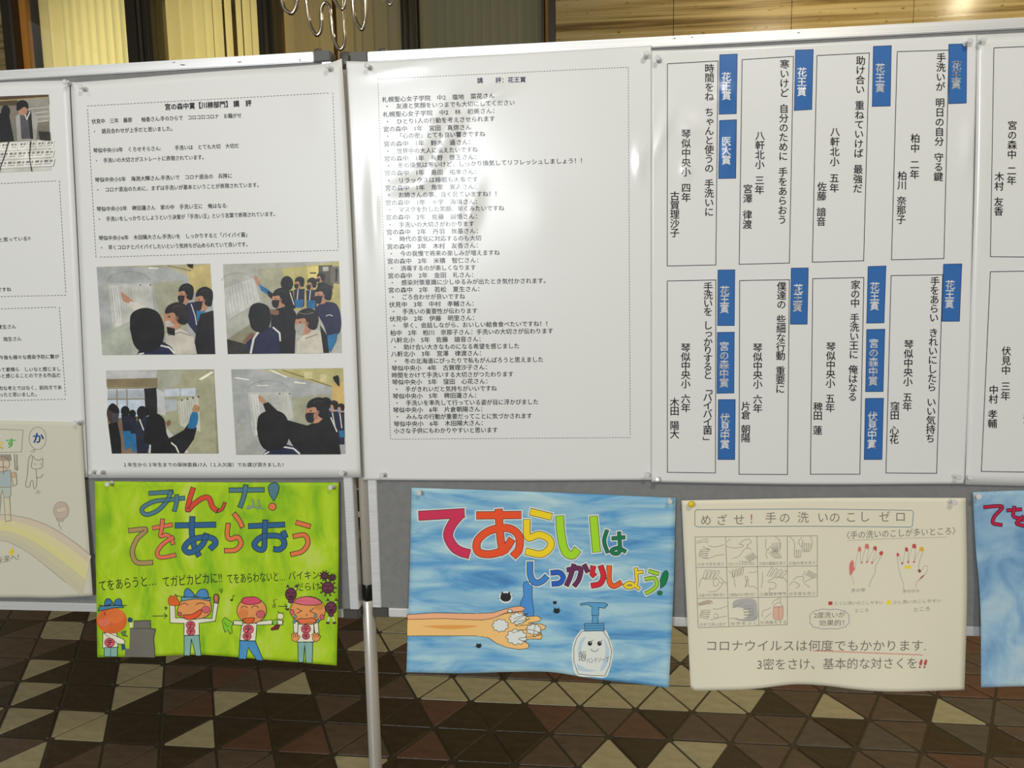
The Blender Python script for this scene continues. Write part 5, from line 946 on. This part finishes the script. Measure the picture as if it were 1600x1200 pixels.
# rainbow drawing at the left edge, pinned over the far left poster
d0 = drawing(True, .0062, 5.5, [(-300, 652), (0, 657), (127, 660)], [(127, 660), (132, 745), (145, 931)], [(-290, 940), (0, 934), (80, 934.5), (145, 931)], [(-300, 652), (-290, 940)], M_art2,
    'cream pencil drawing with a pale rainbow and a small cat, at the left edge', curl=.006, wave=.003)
O = (0, 640); K = 3.75
a = Art(d0, O, K)
outer = smooth_pts([(-200, 640), (0, 616), (100, 624), (200, 648), (300, 690), (400, 752), (480, 810), (534, 858)], 5); inner = smooth_pts([(-200, 770), (0, 768), (80, 790), (170, 840), (260, 910), (340, 975), (420, 1040), (480, 1095)], 5)
cols = [c(186, 172, 150), c(192, 184, 140), c(192, 186, 128), c(180, 174, 142), c(176, 170, 144)]
for b in range(5):
    t0, t1 = b/5, (b+1)/5; A_ = [o.lerp(i, t0) for o, i in zip(outer, inner)]; B_ = [o.lerp(i, t1) for o, i in zip(outer, inner)]; a.poly([tuple(p) for p in A_+B_[::-1]], cols[b])
a.line(outer, 2.6, PC); a.line([p for p in inner if p.y < 1018], 2.2, PC); a.build('rainbow', MP)
a = Art(d0, O, K); a.line([(-60, 112), (135, 120), (125, 248), (-60, 252)], 3, PD); a.build('sign_outline', MP)
chars(d0, O, K, [('す', 62, 196)], 64, c(90, 170, 90), 'painted_letter', .03); chars(d0, O, K, [('か', 224, 166)], 68, c(40, 84, 150), 'painted_letter', .03); chars(d0, O, K, [('ま', -4, 208)], 60, c(212, 190, 60), 'painted_letter', .02)
hand_text(d0, O, K, [('未来へ!', (-20, 902), (110, 880), 46)], PD)
a = Art(d0, O, K); a.ell(220, 168, 50, 66, None, PD, 3); a.line([(205, 232), (178, 246), (200, 250), (206, 236)], 3, PD); a.build('balloon', MP)
a = Art(d0, O, K)
for p in ([(188, 300), (192, 272), (206, 292), (232, 296), (248, 286), (250, 312), (244, 340), (210, 348), (184, 338), (188, 300)], [(186, 262), (168, 290), (160, 380), (150, 445), (172, 452), (180, 420), (192, 418), (198, 460), (212, 452), (218, 400), (236, 398), (254, 378)], [(214, 402), (210, 348)]): a.line(p, 4, PD, smooth=True)
for x in (200, 232): a.line([(x, 318), (x+10, 320)], 4, PC)
a.line([(210, 492), (226, 470)], 3, PD); a.line([(222, 496), (236, 476)], 3, PD); a.build('drawn_cat', MP)
a = Art(d0, O, K); a.ell(358, 592, 45, 52, c(172, 156, 140), PD, 3); a.poly([(330, 640), (375, 640), (370, 655), (335, 652)], c(172, 156, 140), PD, 3); a.poly([(328, 580), (385, 566), (390, 595), (335, 605)], c(182, 172, 148), PD, 2); a.line([(348, 655), (345, 680), (358, 692), (354, 706)], 3, PD, smooth=True); a.build('balloon', MP)
a = Art(d0, O, K); a.poly([(-30, 372), (62, 355), (66, 455), (-30, 458)], c(150, 160, 158), PD, 4); a.poly([(-30, 455), (62, 455), (64, 500), (50, 520), (22, 515), (14, 470), (2, 515), (-30, 518)], c(162, 170, 158), PD, 4)
a.poly([(22, 515), (56, 515), (64, 650), (32, 656)], c(186, 178, 150), PD, 4); a.poly([(-20, 515), (6, 515), (-4, 628), (-24, 630)], c(186, 178, 150), PD, 4); a.ell(4, 320, 52, 44, c(186, 172, 148), PD, 4)
for x in range(-40, 62, 9): a.line([(x, 262), (x+4, 300)], 5, c(120, 104, 86))
a.line([(-30, 335), (40, 338)], 4, c(130, 60, 50)); a.line([(18, 290), (20, 380)], 4, PC); a.poly([(66, 372), (94, 372), (98, 440), (78, 448)], c(186, 178, 150), PD, 4); a.line([(84, 260), (88, 352), (100, 356), (98, 262)], 4, c(110, 100, 84)); a.ell(80, 382, 15, 16, c(180, 150, 120), PD, 3); a.build('drawn_child', MP)
a = Art(d0, O, K); a.poly([(72, 806), (80, 828), (78, 840), (64, 862), (58, 842), (46, 836), (62, 826)], c(206, 176, 30)); a.build('painted_star', MP)

# ---------------------------------------------------------------- push pins
def lathe(name, prof, m, seg=20):
    bm = bmesh.new(); rings = []
    for r, h in prof: rings.append([bm.verts.new((r*math.cos(2*math.pi*k/seg), r*math.sin(2*math.pi*k/seg), h)) for k in range(seg)])
    for a, b in zip(rings, rings[1:]):
        for k in range(seg): bm.faces.new((a[k], a[(k+1) % seg], b[(k+1) % seg], b[k]))
    bm.faces.new(rings[0][::-1]); bm.faces.new(rings[-1]); me = bpy.data.meshes.new(name); bm.to_mesh(me); bm.free(); me.materials.append(m)
    me.polygons.foreach_set('use_smooth', [len(p.vertices) == 4 for p in me.polygons]); return me
HP = [(.0042, .0), (.0048, .0006), (.0046, .0014), (.0026, .0026), (.0022, .006), (.0024, .0105), (.0036, .0125), (.0050, .0135), (.0054, .0146), (.0052, .0158), (.0040, .0164), (.0012, .0160)]
HM = lathe('head', HP, M_clear); HY = lathe('head', [(.0035, 0), (.0042, .001), (.003, .003), (.0034, .006), (.0058, .0075), (.0066, .0105), (.0058, .0135), (.0035, .0152), (.001, .0155)], M_yellow); NM = lathe('needle', [(.0006, .0005), (.0006, -.006), (.0001, -.0105)], M_steel, 8)
for sh, px, py, lab in [
 (s0, 101, 128, 'at the top right corner of the far left white poster'), (s1, 125, 135.5, 'at the top left corner of the poster with four photos'), (s1, 511, 103, 'at the top right corner of the poster with four photos'), (s2, 573, 102, 'at the top left corner of the long dotted-frame comment poster'),
 (s2, 1010, 83, 'at the top right corner of the long dotted-frame comment poster'), (s3, 1028, 90, 'at the top left corner of the poster of eight boxed poems'), (s3, 1516, 63, 'at the top right corner of the poster of eight boxed poems'), (s4, 1537, 61, 'at the top left corner of the rightmost white poster'),
 (s0, 141, 738, 'just left of the bottom left corner of the four-photo poster'), (s1, 154, 738.5, 'at the bottom left corner of the poster with four photos'), (s1, 533.5, 740, 'at the bottom right corner of the poster with four photos'), (s2, 596, 743, 'at the bottom left corner of the long dotted-frame comment poster'),
 (s2, 1011, 743, 'at the bottom right corner of the long dotted-frame comment poster'), (s3, 1027, 749, 'at the bottom left corner of the poster of eight boxed poems'), (s3, 1499, 746, 'at the bottom right corner of the poster of eight boxed poems'), (s4, 1516, 746, 'at the bottom left corner of the rightmost white poster'),
 (d0, 116.5, 661, 'at the top right corner of the pencil rainbow drawing'), (d1, 167, 757, 'at the top left corner of the lime green painting'), (d1, 516, 762, 'at the top right corner of the lime green painting'), (d2, 654.5, 771, 'at the top left corner of the blue drawing of hands'), (d2, 1047, 784, 'at the top right corner of the blue drawing of hands'),
 (d3, 1081, 788, 'Y'), (d3, 1492, 785, 'at the top right corner of the pencil hand-washing drawing'), (d4, 1529.5, 776.5, 'at the top left corner of the pale blue watercolour')]:
    n = (NL if sh.left else NR)*-1; h = sh.at(px, py, .0155); b_ = sh.at(px, py, 0); off = -(NL if sh.left else NR).dot(h)
    base = h - n*.0155; base = base - n*0
    e = bpy.data.objects.new('push_pin', None); COL.objects.link(e); e.empty_display_size = .01
    tilt = Vector((rnd.uniform(-.22, .22), 0, rnd.uniform(-.05, .25))); ax = (n+tilt).normalized(); e.location = h-ax*.0153
    e.rotation_euler = ax.to_track_quat('Z', 'Y').to_euler()
    yel = lab == 'Y'; tag(e, 'yellow push pin at the top left corner of the pencil hand-washing drawing' if yel else 'clear push pin '+lab, 'push pin', None if yel else 'clear push pins')
    for me in (HY if yel else HM, NM):
        o = bpy.data.objects.new(me.name.split('.')[0], me); COL.objects.link(o); o.parent = e
# the small marks on the rails
for i, (px, py, w_) in enumerate(((281, 100.5, 8), (270, 97.5, 3), (371, 97, 6), (467, 93, 3), (468, 95.5, 2), (1052, 60, 4), (1080, 58, 3), (1246, 51, 4))):
    le = px < 560; p = onboard(px, py, le, .0006); q = onboard(px+w_, py-.8*(1 if i else -1), le, .0006)
    link('scuff_mark', tube_mesh('scuff_mark', [p, (p+q)/2+Vector((0, 0, -.0006)), q], [.0004, .0010 if i == 0 else .0006, .0004], 6), mat('scuff', (.10, .095, .08), .7), bL if le else bR)
